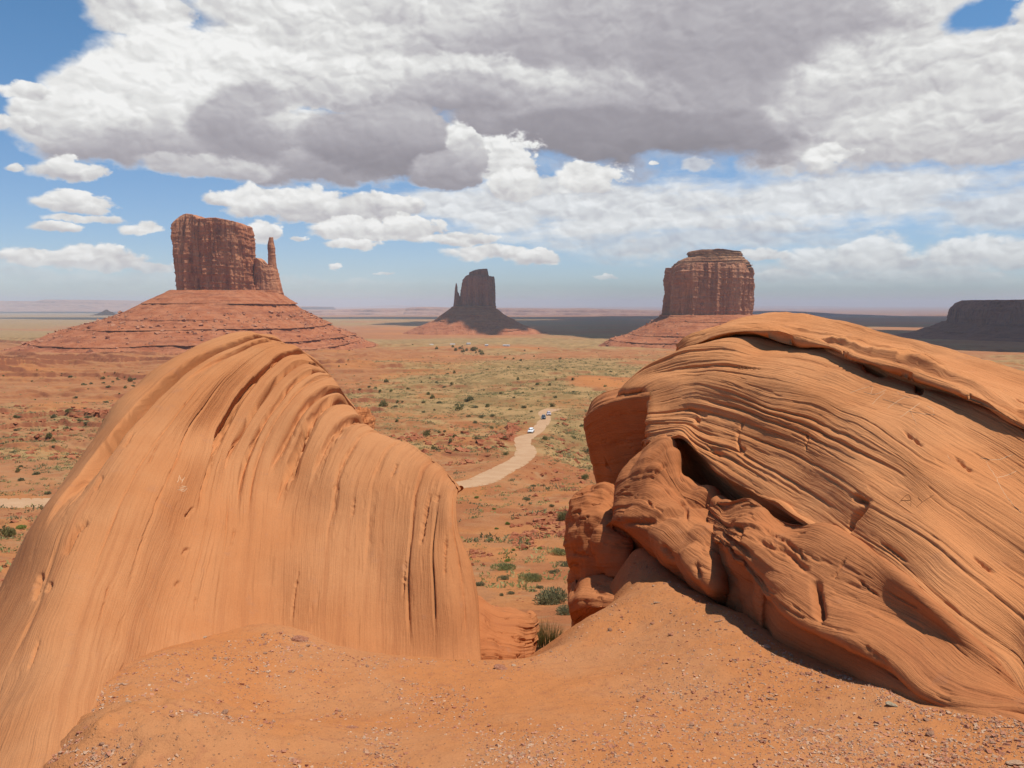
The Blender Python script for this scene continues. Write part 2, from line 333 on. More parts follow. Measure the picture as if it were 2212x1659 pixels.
road_px = [((1162, 1199), 890), ((1165, 1192), 906), ((1150, 1184), 923), ((1137, 1169), 939), ((1111, 1156), 951), ((1108, 1152), 966), ((1112, 1162), 982), ((1104, 1160), 997),
           ((1072, 1142), 1013), ((1030, 1107), 1029), ((975, 1066), 1044)]
_rc = []
for (a, b), y in road_px:
    Yr = float(np.interp(-y, -_py, _Y)); _rc.append(P((a + b) / 2, y, Yr))
_rc += [np.array([x, y, 0]) for x, y in [(-25, 152), (-42, 143), (-58, 131), (-72, 121), (-92, 114), (-130, 108)]]
_rc = [np.array([_rc[0][0] + 4, _rc[0][1] + 12, 0])] + _rc
road_c = resample(np.array(_rc)[:, :2], 220)
road_z = np.convolve(np.pad(prof(road_c[:, 1]), 12, 'edge'), np.ones(25) / 25, 'valid')
def road_near(x, y):
    x = np.asarray(x, float); y = np.asarray(y, float); sh = x.shape; x = x.ravel(); y = y.ravel()
    d = np.full(x.size, 1e9); z = np.zeros(x.size)
    m = np.where((y > 95) & (y < 460) & (np.abs(x) < 150))[0]
    for i in range(0, len(m), 40000):
        k = m[i:i+40000]; dd = (x[k, None] - road_c[None, :, 0]) ** 2 + (y[k, None] - road_c[None, :, 1]) ** 2
        j = dd.argmin(1); d[k] = np.sqrt(dd[np.arange(len(k)), j]); z[k] = road_z[j]
    return d.reshape(sh), z.reshape(sh)
def H(x, y, detail=True):
    x, y = np.broadcast_arrays(np.asarray(x, float), np.asarray(y, float))
    z = prof(y)
    gx = x / np.maximum(y, 1)
    far = z.copy()
    far += sstep(y, 900, 3000) * (1 - sstep(y, 9000, 20000)) * 7 * fbm(x / 2300, y / 2300, 0.5, 2)
    far += sstep(y, 150, 600) * (1 - 0.6 * sstep(y, 1500, 4000)) * 4.5 * fbm(x / 330, y / 330, 3.5, 3)
    far += sstep(y, 30, 200) * (1 - sstep(y, 1500, 4000)) * 1.5 * fbm(x / 62, y / 62, 7.5, 4)
    far += sstep(y, 10, 60) * (1 - sstep(y, 500, 1500)) * 0.45 * fbm(x / 13, y / 13, 1.5, 4)
    # green dune crest in the middle distance, hollow right of the road
    far += 6.0 * np.exp(-((y - 640) / 130) ** 2 - ((gx - 0.02) / 0.13) ** 2)
    far -= 5.0 * np.exp(-((y - 250) / 60) ** 2 - ((gx - 0.115) / 0.05) ** 2)
    # ledges
    per = 0.9 + y * 0.0055
    qz = (far + 0.35 * per * fbm(gx * 14, np.log(np.maximum(y, 1)) * 12, 2.2, 4)) / per
    fr = qz - np.floor(qz)
    st = np.where(fr < 0.82, fr * 0.35 / 0.82, 0.35 + (fr - 0.82) / 0.18 * 0.65)
    mask = sstep(fbm(gx * 7, np.log(np.maximum(y, 1)) * 7, 9.1, 4), 0.02, 0.25) * sstep(y, 22, 60) * (1 - sstep(y, 1600, 2600))
    left = (1 - sstep(gx, -0.20, -0.10))
    mask = np.maximum(mask * 0.9, left * sstep(y, 120, 250) * (1 - sstep(y, 1300, 1900)))
    far += mask * (st - fr) * per
    # low scarps facing the viewer, each falling gently away behind
    qs = np.log(np.maximum(y, 1)) * 11 + 1.1 * fbm(gx * 9, np.log(np.maximum(y, 1)) * 3, 6.6, 4); fs = qs - np.floor(qs)
    ms = np.clip(0.2 + 1.6 * fbm(gx * 5 + np.floor(qs) * 3.1, np.floor(qs) * 1.7, 2.8, 2), 0, 1) * sstep(y, 60, 200) * (1 - sstep(y, 1700, 3000)) * (0.45 + 0.9 * left)
    far += 0.0042 * y * ms * np.where(fs < 0.05, fs / 0.05, (1 - fs) / 0.95)
    d, rz = road_near(x, y)
    k = 1 - sstep(d, 4.2, 10.5); far = far * (1 - k) + rz * k
    near = y < 13
    if near.any():
        zs = far.copy(); m = near
        hs = h_sand(x[m], y[m]) + 0.012 * np.maximum(0, ridged(x[m] * 2.6, y[m] * 3.4, 5.5, 4) - 0.3) + 0.022 * fbm(x[m] * 1.1, y[m] * 1.1, 0.3, 4) + 0.009 * fbm(x[m] * 7, y[m] * 7, 1.3, 4)
        t = sstep(y[m], 9.0, 12.5); zs[m] = hs * (1 - t) + far[m] * t; far = zs
    return far
def hit(px, py, lo=2.0, hi=30000.0):
    """where the view ray through a display point meets the terrain"""
    Ys = np.exp(np.linspace(math.log(lo), math.log(hi), 1500)); a = P(px, py, 1.0) - EYE
    pts = EYE + a[None] * Ys[:, None]; hz = H(pts[:, 0], pts[:, 1]); b = pts[:, 2] < hz
    if not b.any(): return None
    i = int(np.argmax(b)); i = max(i, 1)
    y0, y1 = Ys[i - 1], Ys[i]
    f0 = pts[i - 1, 2] - hz[i - 1]; f1 = pts[i, 2] - hz[i]; Yh = y0 + (y1 - y0) * f0 / (f0 - f1 + 1e-9)
    p = EYE + a * Yh; p[2] = float(H(np.array([p[0]]), np.array([p[1]]))[0]); return p

# ------------------------------------------------------------------ terrain mesh and material
def zones(x, y):
    """0..1 vegetation cover and 0..1 bright bare sand, where each really is"""
    gx = x / np.maximum(y, 1)
    veg = 0.22 + 0.58 * fbm(gx * 11, np.log(np.maximum(y, 1)) * 7, 4.4, 5)
    veg += 0.55 * np.exp(-((y - 600) / 330) ** 2) * np.exp(-((gx - 0.02) / 0.24) ** 2)
    veg += 0.55 * sstep(y, 1500, 2100) * (1 - sstep(y, 2500, 3000)) * (1 - sstep(np.abs(gx - 0.0), 0.25, 0.4))
    veg += 0.85 * sstep(y, 1500, 2400) * (1 - sstep(gx, -0.42, -0.33))
    veg += 0.5 * sstep(y, 4500, 6500) * (1 - sstep(y, 9000, 12000)) * (1 - sstep(gx, 0.1, 0.3))
    veg -= 0.75 * np.exp(-(np.log(np.maximum(y, 1) / 4600) / 0.16) ** 2) * (1 - sstep(gx, -0.3, -0.2))
    veg -= 0.7 * sstep(y, 2400, 2800) * (1 - sstep(y, 3900, 4400)) * np.exp(-((gx + 0.12) / 0.12) ** 2)
    veg -= 0.45 * (1 - sstep(y, 60, 240)); veg -= 0.7 * (1 - sstep(gx, -0.24, -0.14)) * sstep(y, 350, 700) * (1 - sstep(y, 1500, 2000))
    veg += 0.25 * sstep(y, 150, 300) * (1 - sstep(y, 900, 1300)) * sstep(gx, 0.0, 0.08)
    sand = sstep(fbm(gx * 14, np.log(np.maximum(y, 1)) * 9, 8.8, 4), 0.15, 0.45) * 0.6
    p = hit_patch
    sand = np.maximum(sand, np.exp(-((x - p[0]) / 30) ** 4 - ((y - p[1]) / 55) ** 4))
    veg = veg - 1.5 * np.exp(-((x - p[0]) / 32) ** 4 - ((y - p[1]) / 60) ** 4)
    return np.clip(veg, 0, 1), np.clip(sand, 0, 1)
hit_patch = P(1325, 829, 560.0)

def ground_material():
    m, n, b = material("desert_ground", 0.95, 0.08)
    g = n.n('ShaderNodeTexCoord'); p = g.outputs['Object']
    veg = n.n('ShaderNodeAttribute', {'attribute_name': 'veg'}).outputs['Fac']; snd = n.n('ShaderNodeAttribute', {'attribute_name': 'bare'}).outputs['Fac']
    n0 = n.noise(n.mul(p, (1, 0.35, 1)), 0.004, 6.0, 0.6); n1 = n.noise(p, 0.05, 6.0, 0.65); n2 = n.noise(p, 0.5, 5.0, 0.65); n3 = n.noise(p, 3.0, 4.0, 0.7)
    red = n.mix(n.ss(n1.outputs[0], 0.38, 0.62), (0.420, 0.165, 0.068), (0.510, 0.240, 0.105))
    red = n.mix(n.m('MULTIPLY', n.ss(n2.outputs[0], 0.5, 0.7), 0.45), red, (0.33, 0.125, 0.058))
    red = n.mix(n.ss(n0.outputs[0], 0.48, 0.62, 0.0, 0.35), red, (0.52, 0.270, 0.140))
    n4 = n.noise(p, 0.16, 5.0, 0.75)
    red = n.mix(n.ss(n4.outputs[0], 0.50, 0.66, 0.0, 0.7), red, (0.480, 0.290, 0.150))
    red = n.mix(n.m('MULTIPLY', snd, 0.8), red, (0.600, 0.250, 0.085))
    sg = n.mix(n.ss(n1.outputs[0], 0.4, 0.6), (0.300, 0.225, 0.098), (0.490, 0.335, 0.155))
    th = n.m('SUBTRACT', 0.70, n.m('MULTIPLY', veg, 0.42))
    vor = n.n('ShaderNodeTexVoronoi', None, Vector=p, Scale=0.42, Randomness=1.0)
    clump = n.ss(n.m('ADD', n.m('MULTIPLY', n2.outputs[0], 0.55), n.m('MULTIPLY', n3.outputs[0], 0.45)), 0.0, 1.0)
    f = n.ss(n.m('SUBTRACT', n.m('ADD', n.m('MULTIPLY', clump, 0.6), n.m('MULTIPLY', n1.outputs[0], 0.4)), th), -0.05, 0.06)
    f = n.m('MAXIMUM', n.m('MULTIPLY', f, 0.85), n.m('MULTIPLY', n.m('MULTIPLY', veg, veg), 0.8))
    c = n.mix(f, red, sg)
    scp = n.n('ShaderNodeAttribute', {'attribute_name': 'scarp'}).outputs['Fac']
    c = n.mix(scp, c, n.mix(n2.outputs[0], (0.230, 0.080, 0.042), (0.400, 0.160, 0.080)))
    spk = n.noise(p, 7.0, 3.0, 0.7)
    c = n.mix(n.ss(spk.outputs[0], 0.52, 0.72, 0.0, 0.35), c, n.mix(1.0, c, (0.62, 0.62, 0.62), 'MULTIPLY'))
    n.l.new(n.mix(1.0, c, (TINT[0] * .88, TINT[1] * .93, TINT[2] * .95), 'MULTIPLY'), b.inputs['Base Color'])
    h = n.m('ADD', n.m('MULTIPLY', n2.outputs[0], 1.2), n.m('ADD', n.m('MULTIPLY', n3.outputs[0], 0.3), n.m('MULTIPLY', n1.outputs[0], 5.0)))
    bump(n, b, h, 0.8, 0.35)
    return m
def ledge_material():
    m, n, b = material("orange_sand", 0.95, 0.08)
    g = n.n('ShaderNodeTexCoord'); p = g.outputs['Object']
    n1 = n.noise(p, 1.3, 5.0, 0.6); n2 = n.noise(p, 14.0, 5.0, 0.7); n3 = n.noise(p, 130.0, 3.0, 0.7)
    c = n.mix(n.ss(n1.outputs[0], 0.40, 0.62), (0.560, 0.252, 0.098), (0.550, 0.275, 0.125))
    c = n.mix(n.ss(n2.outputs[0], 0.50, 0.72, 0.0, 0.55), c, (0.400, 0.175, 0.095))
    v = n.n('ShaderNodeTexVoronoi', {'feature': 'F1'}, Vector=p, Scale=70.0, Randomness=1.0)
    big_ = n.n('ShaderNodeSeparateXYZ', None, i0=v.outputs['Color'])
    pb = n.m('MULTIPLY', n.ss(v.outputs['Distance'], 0.36, 0.20), n.ss(n.m('ADD', big_.outputs[0], n.m('MULTIPLY', n2.outputs[0], 0.8)), 1.10, 1.25))
    pcol = n.mix(big_.outputs[1], (0.30, 0.15, 0.10), (0.62, 0.42, 0.27))
    c = n.mix(n.m('MULTIPLY', pb, 0.85), c, pcol)
    c = n.mix(n.ss(n3.outputs[0], 0.5, 0.75, 0.0, 0.4), c, n.mix(1.0, c, (0.6, 0.58, 0.55), 'MULTIPLY'))
    n.l.new(n.mix(1.0, c, TINT, 'MULTIPLY'), b.inputs['Base Color'])
    h = n.m('ADD', n.m('MULTIPLY', n2.outputs[0], 0.9), n.m('ADD', n.m('MULTIPLY', n3.outputs[0], 0.25), n.m('MULTIPLY', pb, 0.35)))
    bump(n, b, h, 0.8, 0.02)
    return m
M_ground = ground_material(); M_ledge = ledge_material()
ys = np.unique(np.concatenate([np.exp(np.linspace(math.log(11.4), math.log(60), 130)), np.exp(np.linspace(math.log(60), math.log(2600), 620)), np.exp(np.linspace(math.log(2600), math.log(70000), 170))]))
ga = np.concatenate([np.linspace(-1.6, -0.72, 30)[:-1], np.linspace(-0.72, 0.72, 900), np.linspace(0.72, 1.6, 30)[1:]])
GY, GA = np.meshgrid(ys, ga, indexing='ij'); GX = GA * (GY + 8)
GZ = H(GX, GY)
GZ[GY < 12.2] -= 0.03
vg, bs = zones(GX, GY)
_sl = np.gradient(GZ, axis=0) / np.maximum(np.gradient(GY, axis=0), 1e-3)
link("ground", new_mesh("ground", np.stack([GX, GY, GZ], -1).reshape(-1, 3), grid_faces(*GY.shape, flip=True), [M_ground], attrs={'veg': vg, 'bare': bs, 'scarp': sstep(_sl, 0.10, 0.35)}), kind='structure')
yy = np.concatenate([np.linspace(-6, 2.2, 40)[:-1], np.linspace(2.2, 12.0, 420)]); xx = np.linspace(-7.5, 7.5, 620)
LY, LX = np.meshgrid(yy, xx, indexing='ij'); LZ = H(LX, LY)
LZ += (LY > 2) * 0.010 * np.maximum(0, ridged(LX * 5, LY * 5, 0.7, 3) - 0.35) * sstep(fbm(LX * 0.9, LY * 0.9, 3.1, 2), -0.1, 0.4)
LZ += (LY > 2) * 0.045 * np.maximum(0, ridged(LX * 4.2 + 3, LY * 4.2, 1.7, 4) - 0.42) * np.exp(-((LX + 1.35) / 0.55) ** 2 - ((LY - 2.9) / 0.9) ** 2) * 2.2
link("sand_ledge", new_mesh("sand_ledge", np.stack([LX, LY, LZ], -1).reshape(-1, 3), grid_faces(*LY.shape, flip=True), [M_ledge]), kind='structure')

# ------------------------------------------------------------------ strata displacement
def ledge_saw(s, v, seed, sharp=0.07, dens=1.0):
    """stacked sheets: height grows slowly along s, then drops sharply; each sheet fades in and out along v"""
    i = np.floor(s); f = s - i
    a = 0.5 + 0.5 * vnoise(i * 1.37 + seed, v * 2.2 * dens, seed * 0.7); a = np.clip(a * 1.6 - 0.35, 0, 1.3)
    return a * np.where(f < 1 - sharp, f / (1 - sharp), (1 - f) / sharp)
def strata_disp(G, U, layers, low=0.02, mid=0.006, grooves=(), ampv=None, seed=0.0, sgn=1, facet=0.0):
    """returns the sheet displaced along its normal; layers: (density per rib, amplitude, sharpness)"""
    nu, nv = G.shape[:2]; V = np.linspace(0, 1, nv)[None, :]; Ug = U[:, None] + 0 * V
    av = 1.0 if ampv is None else ampv(Ug, V)
    x, y, z = G[..., 0], G[..., 1], G[..., 2]
    N = normals(G); sg = facing(G, N); N *= sg
    wv = 0.13 * fbm(x * 0.8, y * 0.8, z * 0.8 + seed, 3) + 0.03 * fbm(x * 4, y * 4, z * 4 + seed, 2)
    Uw = Ug + wv + 0.22 * vnoise(Ug * 1.9 + seed, V * 0.8, 0.3) + 0.05 * vnoise(Ug * 9 + seed, V * 2, 1.3)
    d = low * fbm(x * 0.9 + seed, y * 0.9, z * 0.9, 3)
    for k, (den, amp, sh) in enumerate(layers):
        d = d + av * amp * (ledge_saw(sgn * Uw * den + 31.7 * k, V * 3 + 0 * Ug, seed + k * 2.1, sh) - 0.4)
    for (u0, wdt, dep, v0, v1) in grooves:
        t = (sgn * (Ug + wv * 0.5 - u0)) / wdt
        a = sstep(V, v0, v0 + 0.12) * (1 - sstep(V, v1 - 0.1, v1 + 0.02)) * (0.55 + 0.55 * sstep(vnoise(V * 8 + 0 * Ug + u0 * 3, u0, seed + 3), -0.45, 0.05)) * (0.75 + 0.5 * vnoise(V * 9 + 0 * Ug, u0, seed))
        d = d - a * dep * np.where((t > -0.10) & (t < 0), (t + 0.10) / 0.10, np.where((t >= 0) & (t < 1), (1 - t) ** 1.3, 0))
        rough = a * ((t > 0.0) & (t < 0.6)) * dep * 0.35 * ridged(Ug * 16, V * 28, seed, 2)
        d = d - rough
    if facet:
        pl = [(1.0, 0.3, 0.5), (-0.5, 0.9, 0.4), (0.4, -0.3, 1.0), (0.8, 0.8, -0.6), (-0.9, 0.2, 0.7)]
        for k, (a_, b_, c_) in enumerate(pl):
            qf = (a_ * x + b_ * y + c_ * z) * (1.5 + 0.45 * k) + 0.5 * fbm(x * 1.3 + k, y * 1.3, z * 1.3, 3) + seed; tri = np.abs(qf - np.floor(qf) - 0.5) * 2
            d = d + av * facet * 0.5 * (np.minimum(tri, 0.62) - 0.3) * sstep(vnoise(x * 1.1 + 5 * k, y * 1.1, z * 1.1 + seed), -0.3, 0.3)
    d = d + mid * fbm(x * 6, y * 6, z * 6 + seed, 4)
    d = d - 1.6 * mid * sstep(fbm(Ug * 6, V * 12, seed + 4, 3), 0.55, 0.75)          # pits stretched along the bedding
    return G + N * d[..., None], sg
def crack(G, pts, wpx, depth, step=0.0):
    """a fracture cut into the surface along the given display points; step lowers the side to its right"""
    d_ = G.reshape(-1, 3) - EYE; zc = d_[:, 1] * cp - d_[:, 2] * sp; q_ = np.stack([1106 + F * d_[:, 0] / zc, 829.5 - F * (d_[:, 1] * sp + d_[:, 2] * cp) / zc], -1).reshape(G.shape[:2] + (2,))
    best = np.full(G.shape[:2], 1e9); al = np.zeros(G.shape[:2])
    L = [0]; [L.append(L[-1] + math.dist(pts[i], pts[i + 1])) for i in range(len(pts) - 1)]
    wob = 2.5 * fbm(q_[..., 0] / 9, q_[..., 1] / 9, 0.5, 3)
    for i in range(len(pts) - 1):
        a = np.array(pts[i], float); b = np.array(pts[i + 1], float); ab = b - a; t = np.clip(((q_ - a) @ ab) / (ab @ ab), 0, 1); dd = np.linalg.norm(q_ - a - t[..., None] * ab, axis=-1) + wob
        al = np.where(dd < best, (L[i] + t * math.dist(a, b)) / L[-1], al); best = np.minimum(best, dd)
    N = normals(G); N *= facing(G, N)
    for _k in range(10): N = (N + np.roll(N, 3, 0) + np.roll(N, -3, 0) + np.roll(N, 3, 1) + np.roll(N, -3, 1)) / 5
    depth = depth * 0.5; fade = np.clip(np.sin(math.pi * np.clip(al, 0.02, 0.98)) * 1.6, 0, 1)
    return G - N * (depth * fade * np.exp(-(np.maximum(best, 0) / wpx) ** 2))[..., None]
def rock_mesh(name, G, sg, U, V, mat):
    nu, nv = G.shape[:2]
    uv = np.stack(np.broadcast_arrays(np.asarray(U)[:, None], np.asarray(V)[None, :]), -1).reshape(-1, 2)
    return new_mesh(name, G.reshape(-1, 3), grid_faces(nu, nv, flip=(sg < 0)), [mat], uv=uv)
def pp(*a): return [P(*t) for t in a]
def off(r, dx, dy, dz): return [q + np.array([dx, dy, dz]) for q in r]

# ------------------------------------------------------------------ left rock
L0f = pp((-420, 1700, 3.9), (-250, 1560, 4.3), (-90, 1400, 4.8), (0, 1288, 5.2), (29, 1229, 5.45), (105, 1088, 6.0), (195, 956, 6.6), (273, 848, 7.2), (342, 785, 7.65), (415, 746, 8.05), (488, 724, 8.45), (535, 721, 8.7))
L0b = pp((585, 735, 9.2), (650, 800, 9.9), (700, 1000, 10.5))
Af = pp((-220, 1760, 2.9), (-90, 1570, 3.4), (0, 1420, 3.9), (80, 1250, 4.55), (146, 1112, 5.15), (205, 1034, 5.65), (264, 936, 6.2), (313, 878, 6.65), (381, 809, 7.15), (449, 761, 7.65), (527, 733, 8.1), (565, 723, 8.5))
Ab = pp((610, 740, 9.1), (680, 830, 9.8), (740, 1010, 10.3))
A2f = pp((60, 1760, 2.3), (95, 1640, 2.75), (130, 1500, 3.3), (165, 1380, 3.85), (215, 1230, 4.55), (270, 1100, 5.2), (330, 980, 6.0), (400, 880, 6.65), (470, 800, 7.25), (535, 755, 7.8), (606, 737, 8.4))
A2b = pp((655, 765, 9.1), (720, 860, 9.7), (780, 1030, 10.2))
Bf = pp((300, 1560, 3.8), (330, 1460, 4.15), (352, 1385, 4.5), (371, 1300, 4.9), (405, 1190, 5.45), (439, 1063, 6.05), (469, 975, 6.55), (488, 912, 7.0), (518, 858, 7.3), (562, 805, 7.65), (605, 768, 8.0), (654, 754, 8.4))
Bb = pp((705, 795, 9.1), (760, 900, 9.7), (810, 1060, 10.1))
Cf = pp((440, 1560, 4.1), (455, 1460, 4.5), (465, 1380, 4.85), (469, 1288, 5.2), (488, 1141, 5.85), (508, 985, 6.7), (540, 918, 7.0), (576, 863, 7.35), (615, 814, 7.7), (655, 790, 8.0), (693, 793, 8.3))
Cb = pp((735, 835, 8.9), (785, 930, 9.5), (830, 1080, 9.9))
C2f = pp((520, 1560, 4.3), (530, 1440, 4.8), (532, 1350, 5.15), (538, 1250, 5.5), (550, 1110, 6.1), (570, 985, 6.75), (600, 920, 7.05), (635, 868, 7.35), (665, 838, 7.65), (695, 822, 7.9), (722, 818, 8.15))
C2b = pp((765, 870, 8.8), (805, 960, 9.3), (840, 1090, 9.7))
Df = pp((590, 1560, 4.35), (588, 1430, 4.9), (588, 1361, 5.2), (595, 1190, 5.8), (605, 1070, 6.4), (628, 976, 6.8), (652, 920, 7.05), (684, 876, 7.35), (715, 855, 7.6), (742, 855, 7.8), (760, 878, 7.95))
Db = pp((790, 925, 8.6), (820, 1000, 9.1), (850, 1110, 9.5))
Ef = pp((690, 1560, 4.4), (692, 1450, 4.85), (693, 1395, 5.05), (698, 1239, 5.6), (706, 1110, 6.15), (722, 1020, 6.5), (745, 965, 6.8), (772, 930, 7.05), (800, 919, 7.25), (815, 926, 7.4))
Eb = pp((850, 965, 8.0), (870, 1040, 8.5), (900, 1130, 8.9))
Ff = pp((845, 1560, 4.4), (845, 1470, 4.9), (846, 1420, 5.05), (848, 1280, 5.5), (851, 1141, 5.95), (862, 1040, 6.35), (878, 990, 6.65), (903, 966, 6.9))
Fb = pp((930, 1000, 7.5), (945, 1060, 8.0), (960, 1150, 8.4))
Gf = pp((920, 1560, 4.4), (918, 1470, 4.9), (918, 1420, 5.05), (916, 1300, 5.35), (916, 1166, 5.75), (928, 1068, 6.15), (945, 1022, 6.4), (962, 1010, 6.55))
Gb = pp((972, 1055, 7.2), (962, 1130, 7.8), (950, 1230, 8.4))
H1f = pp((985, 1560, 4.4), (985, 1480, 4.85), (984, 1420, 5.05), (980, 1300, 5.3), (968, 1180, 5.65), (968, 1100, 5.9), (975, 1055, 6.15), (984, 1034, 6.35))
H1b = pp((982, 1075, 6.9), (972, 1160, 7.4), (958, 1280, 8.0))
Hf = pp((1034, 1560, 4.5), (1034, 1480, 4.9), (1034, 1420, 5.1), (1028, 1300, 5.4), (1012, 1215, 5.6), (993, 1150, 5.8), (991, 1095, 6.0), (996, 1052, 6.25))
Hb = pp((988, 1085, 6.75), (976, 1170, 7.2), (960, 1300, 7.8))
ribsL = [(off(L0f, -.75, 1.5, -2.2), off(L0b, -.5, 1.5, -2.0)), (off(L0f, -.32, .5, -.55), off(L0b, -.2, .6, -.6)), (L0f, L0b), (Af, Ab), (A2f, A2b), (Bf, Bb), (Cf, Cb), (C2f, C2b), (Df, Db), (Ef, Eb), (Ff, Fb), (Gf, Gb), (H1f, H1b), (Hf, Hb),
         (off(Hf, -.10, .35, -.1), off(Hb, -.2, .3, -.2)), (off(Hf, -.6, 1.1, -.7), off(Hb, -.8, 1.0, -1.2))]
G, U, SU = loft(ribsL, 900, 800)
def amp_left(Ug, V): return (0.07 + 1.40 * sstep(V, 0.34, 0.66)) * 0.72 * (1 - 0.8 * sstep(V, 0.9, 1))
grL = [(2.78, 0.42, 0.20, 0.26, 0.99), (3.42, 0.34, 0.13, 0.55, 0.99), (4.98, 0.30, 0.20, 0.30, 0.99), (5.72, 0.26, 0.14, 0.40, 0.99), (6.35, 0.22, 0.10, 0.34, 0.99), (6.75, 0.14, 0.05, 0.30, 0.95), (7.35, 0.45, 0.17, 0.42, 0.99),
       (7.95, 0.30, 0.13, 0.36, 0.95), (8.55, 0.30, 0.12, 0.44, 0.80), (9.05, 0.12, 0.04, 0.30, 0.85), (9.6, 0.12, 0.03, 0.30, 0.85), (10.5, 0.15, 0.04, 0.20, 0.8), (11.35, 0.10, 0.03, 0.2, 0.62), (12.4, 0.12, 0.035, 0.2, 0.7),
       (2.2, 0.10, 0.05, 0.30, 0.40), (3.1, 0.10, 0.05, 0.12, 0.28), (3.9, 0.07, 0.03, 0.25, 0.6), (4.4, 0.07, 0.025, 0.2, 0.62), (5.35, 0.06, 0.03, 0.12, 0.5), (6.0, 0.06, 0.02, 0.05, 0.4)]
G, sg = strata_disp(G, U, [(0.8, 0.009, 0.08), (2.3, 0.005, 0.08), (9.0, 0.0022, 0.2)], 0.04, 0.0020, grL, amp_left, 1.7)
for pts_, w_, dp_ in [([(140, 1200), (165, 1145), (192, 1122)], 5, 0.09), ([(72, 1300), (82, 1262), (92, 1235)], 5, 0.08), ([(98, 1280), (112, 1255)], 4, 0.05), ([(400, 1118), (414, 1100), (420, 1095)], 3, 0.06), ([(396, 1200), (400, 1187), (412, 1185)], 3, 0.04), ([(380, 1268), (388, 1253)], 3, 0.04),
                      ([(908, 1180), (918, 1120), (930, 1062)], 2.5, 0.06), ([(940, 1085), (946, 1068)], 5, 0.03), ([(205, 1060), (222, 1025)], 3, 0.05), ([(845, 1030), (858, 1000)], 2.5, 0.05), ([(625, 985), (640, 940), (655, 915)], 5, 0.06), ([(630, 1340), (636, 1280), (645, 1230)], 2, 0.03), ([(268, 968), (290, 930)], 2, 0.03),
                      ([(500, 1180), (508, 1140)], 2, 0.035), ([(760, 1120), (766, 1070)], 2, 0.035), ([(870, 1290), (876, 1200)], 2, 0.04), ([(960, 1250), (964, 1150)], 2, 0.04), ([(420, 1330), (428, 1270)], 2, 0.03), ([(318, 1010), (345, 950)], 2, 0.03), ([(60, 1450), (85, 1380)], 2.5, 0.04), ([(215, 1345), (240, 1250)], 2, 0.03)]:
    G = crack(G, pts_, w_, dp_)
root = empty("striped_boulder", tuple(P(560, 1400, 6.2)), label="tall pale striped sandstone boulder filling the left of the ledge, its sheets arching over", category="boulder")
LG = G
child("rock_face", rock_mesh("striped_boulder_face", G, sg, SU, np.linspace(0, 7, 800), M_left), root)

# small shelf rock at the right foot of the left rock
def blob_loft(ribs, nu, nv, layers, low, mid, seed, grooves=(), facet=0.0):
    G, U, SU = loft(ribs, nu, nv)
    G, sg = strata_disp(G, U, layers, low, mid, grooves, None, seed, 1, facet)
    return G, sg, SU
shelf = [pp((1000, 1300, 7.4), (1050, 1320, 7.4), (1100, 1335, 7.5), (1150, 1355, 7.6)),
         pp((1000, 1265, 6.9), (1040, 1275, 6.9), (1075, 1300, 6.9), (1110, 1308, 6.95), (1138, 1326, 7.1)),
         pp((1000, 1290, 6.3), (1045, 1305, 6.35), (1080, 1325, 6.4), (1115, 1335, 6.45), (1140, 1345, 6.7)),
         pp((1000, 1340, 6.0), (1045, 1350, 6.0), (1080, 1365, 6.1), (1115, 1372, 6.2), (1141, 1375, 6.5)),
         pp((1000, 1400, 5.8), (1045, 1402, 5.8), (1080, 1405, 5.9), (1115, 1405, 6.0), (1141, 1400, 6.4)),
         pp((1000, 1480, 5.7), (1045, 1480, 5.7), (1080, 1480, 5.8), (1115, 1480, 5.9), (1142, 1470, 6.3))]
shelf = [off(r, 0, 0, -0.05) for r in shelf]
shelf = [r + [r[-1] + np.array([0.05, 0.5, -0.15])] for r in shelf]
G, sg, SU = blob_loft(shelf, 220, 200, [(1.4, 0.016, 0.12), (4, 0.008, 0.2)], 0.06, 0.010, 5.5, (), 0.05)
link("shelf_rock", rock_mesh("shelf_rock", G, sg, SU, np.linspace(0, 1.5, 200), M_red), label="low rounded rock shelf between the striped boulder and the green grass tuft", category="rock")

# dark lump showing behind the left rock's crest
def lump(name, c, r, seed, mat, amp=0.12, n=80, parent=None, **props):
    th = np.linspace(0, 2 * math.pi, n * 2, endpoint=False)[None, :]; ph = np.linspace(0.001, math.pi - 0.001, n)[:, None]
    d = np.stack([np.sin(ph) * np.cos(th), np.sin(ph) * np.sin(th), np.cos(ph) + 0 * th], -1)
    rr = 1 + amp * fbm(d[..., 0] * 1.6 + seed, d[..., 1] * 1.6, d[..., 2] * 1.6, 4) + amp * 0.35 * ridged(d[..., 0] * 3 + seed, d[..., 1] * 3, d[..., 2] * 7, 3)
    g = d * rr[..., None] * np.array(r) + np.array(c)
    uv = np.stack(np.broadcast_arrays(g[..., 2] * 1.5, th * r[0] + 0 * ph), -1).reshape(-1, 2)
    me = new_mesh(name, g.reshape(-1, 3), grid_faces(n, n * 2, flip=False, wrap=True), [mat], uv=uv)
    return child(name, me, parent, **props) if parent else link(name, me, **props)
lump("sandstone_lump", P(780, 935, 8.6), (0.15, 0.35, 0.27), 2.2, M_red, 0.25, label="small rough brown rock peeping out behind the crest of the striped boulder", category="rock")

# ------------------------------------------------------------------ right outcrop
def ppf(f, *a): return [P(x, y, Y * float(np.interp(x, [1600, 1862, 2009, 2212], [1, *f]))) for x, y, Y in a]
OUT = empty("layered_outcrop", tuple(P(1750, 1300, 5.5)), label="huge layered orange sandstone outcrop filling the right side, dark overhangs below", category="rock outcrop")
def piece(name, G, sg, SU, vl, mat, **props):
    return child(name, rock_mesh(name, G, sg, SU, np.linspace(0, vl, G.shape[1]), mat), OUT, **props)
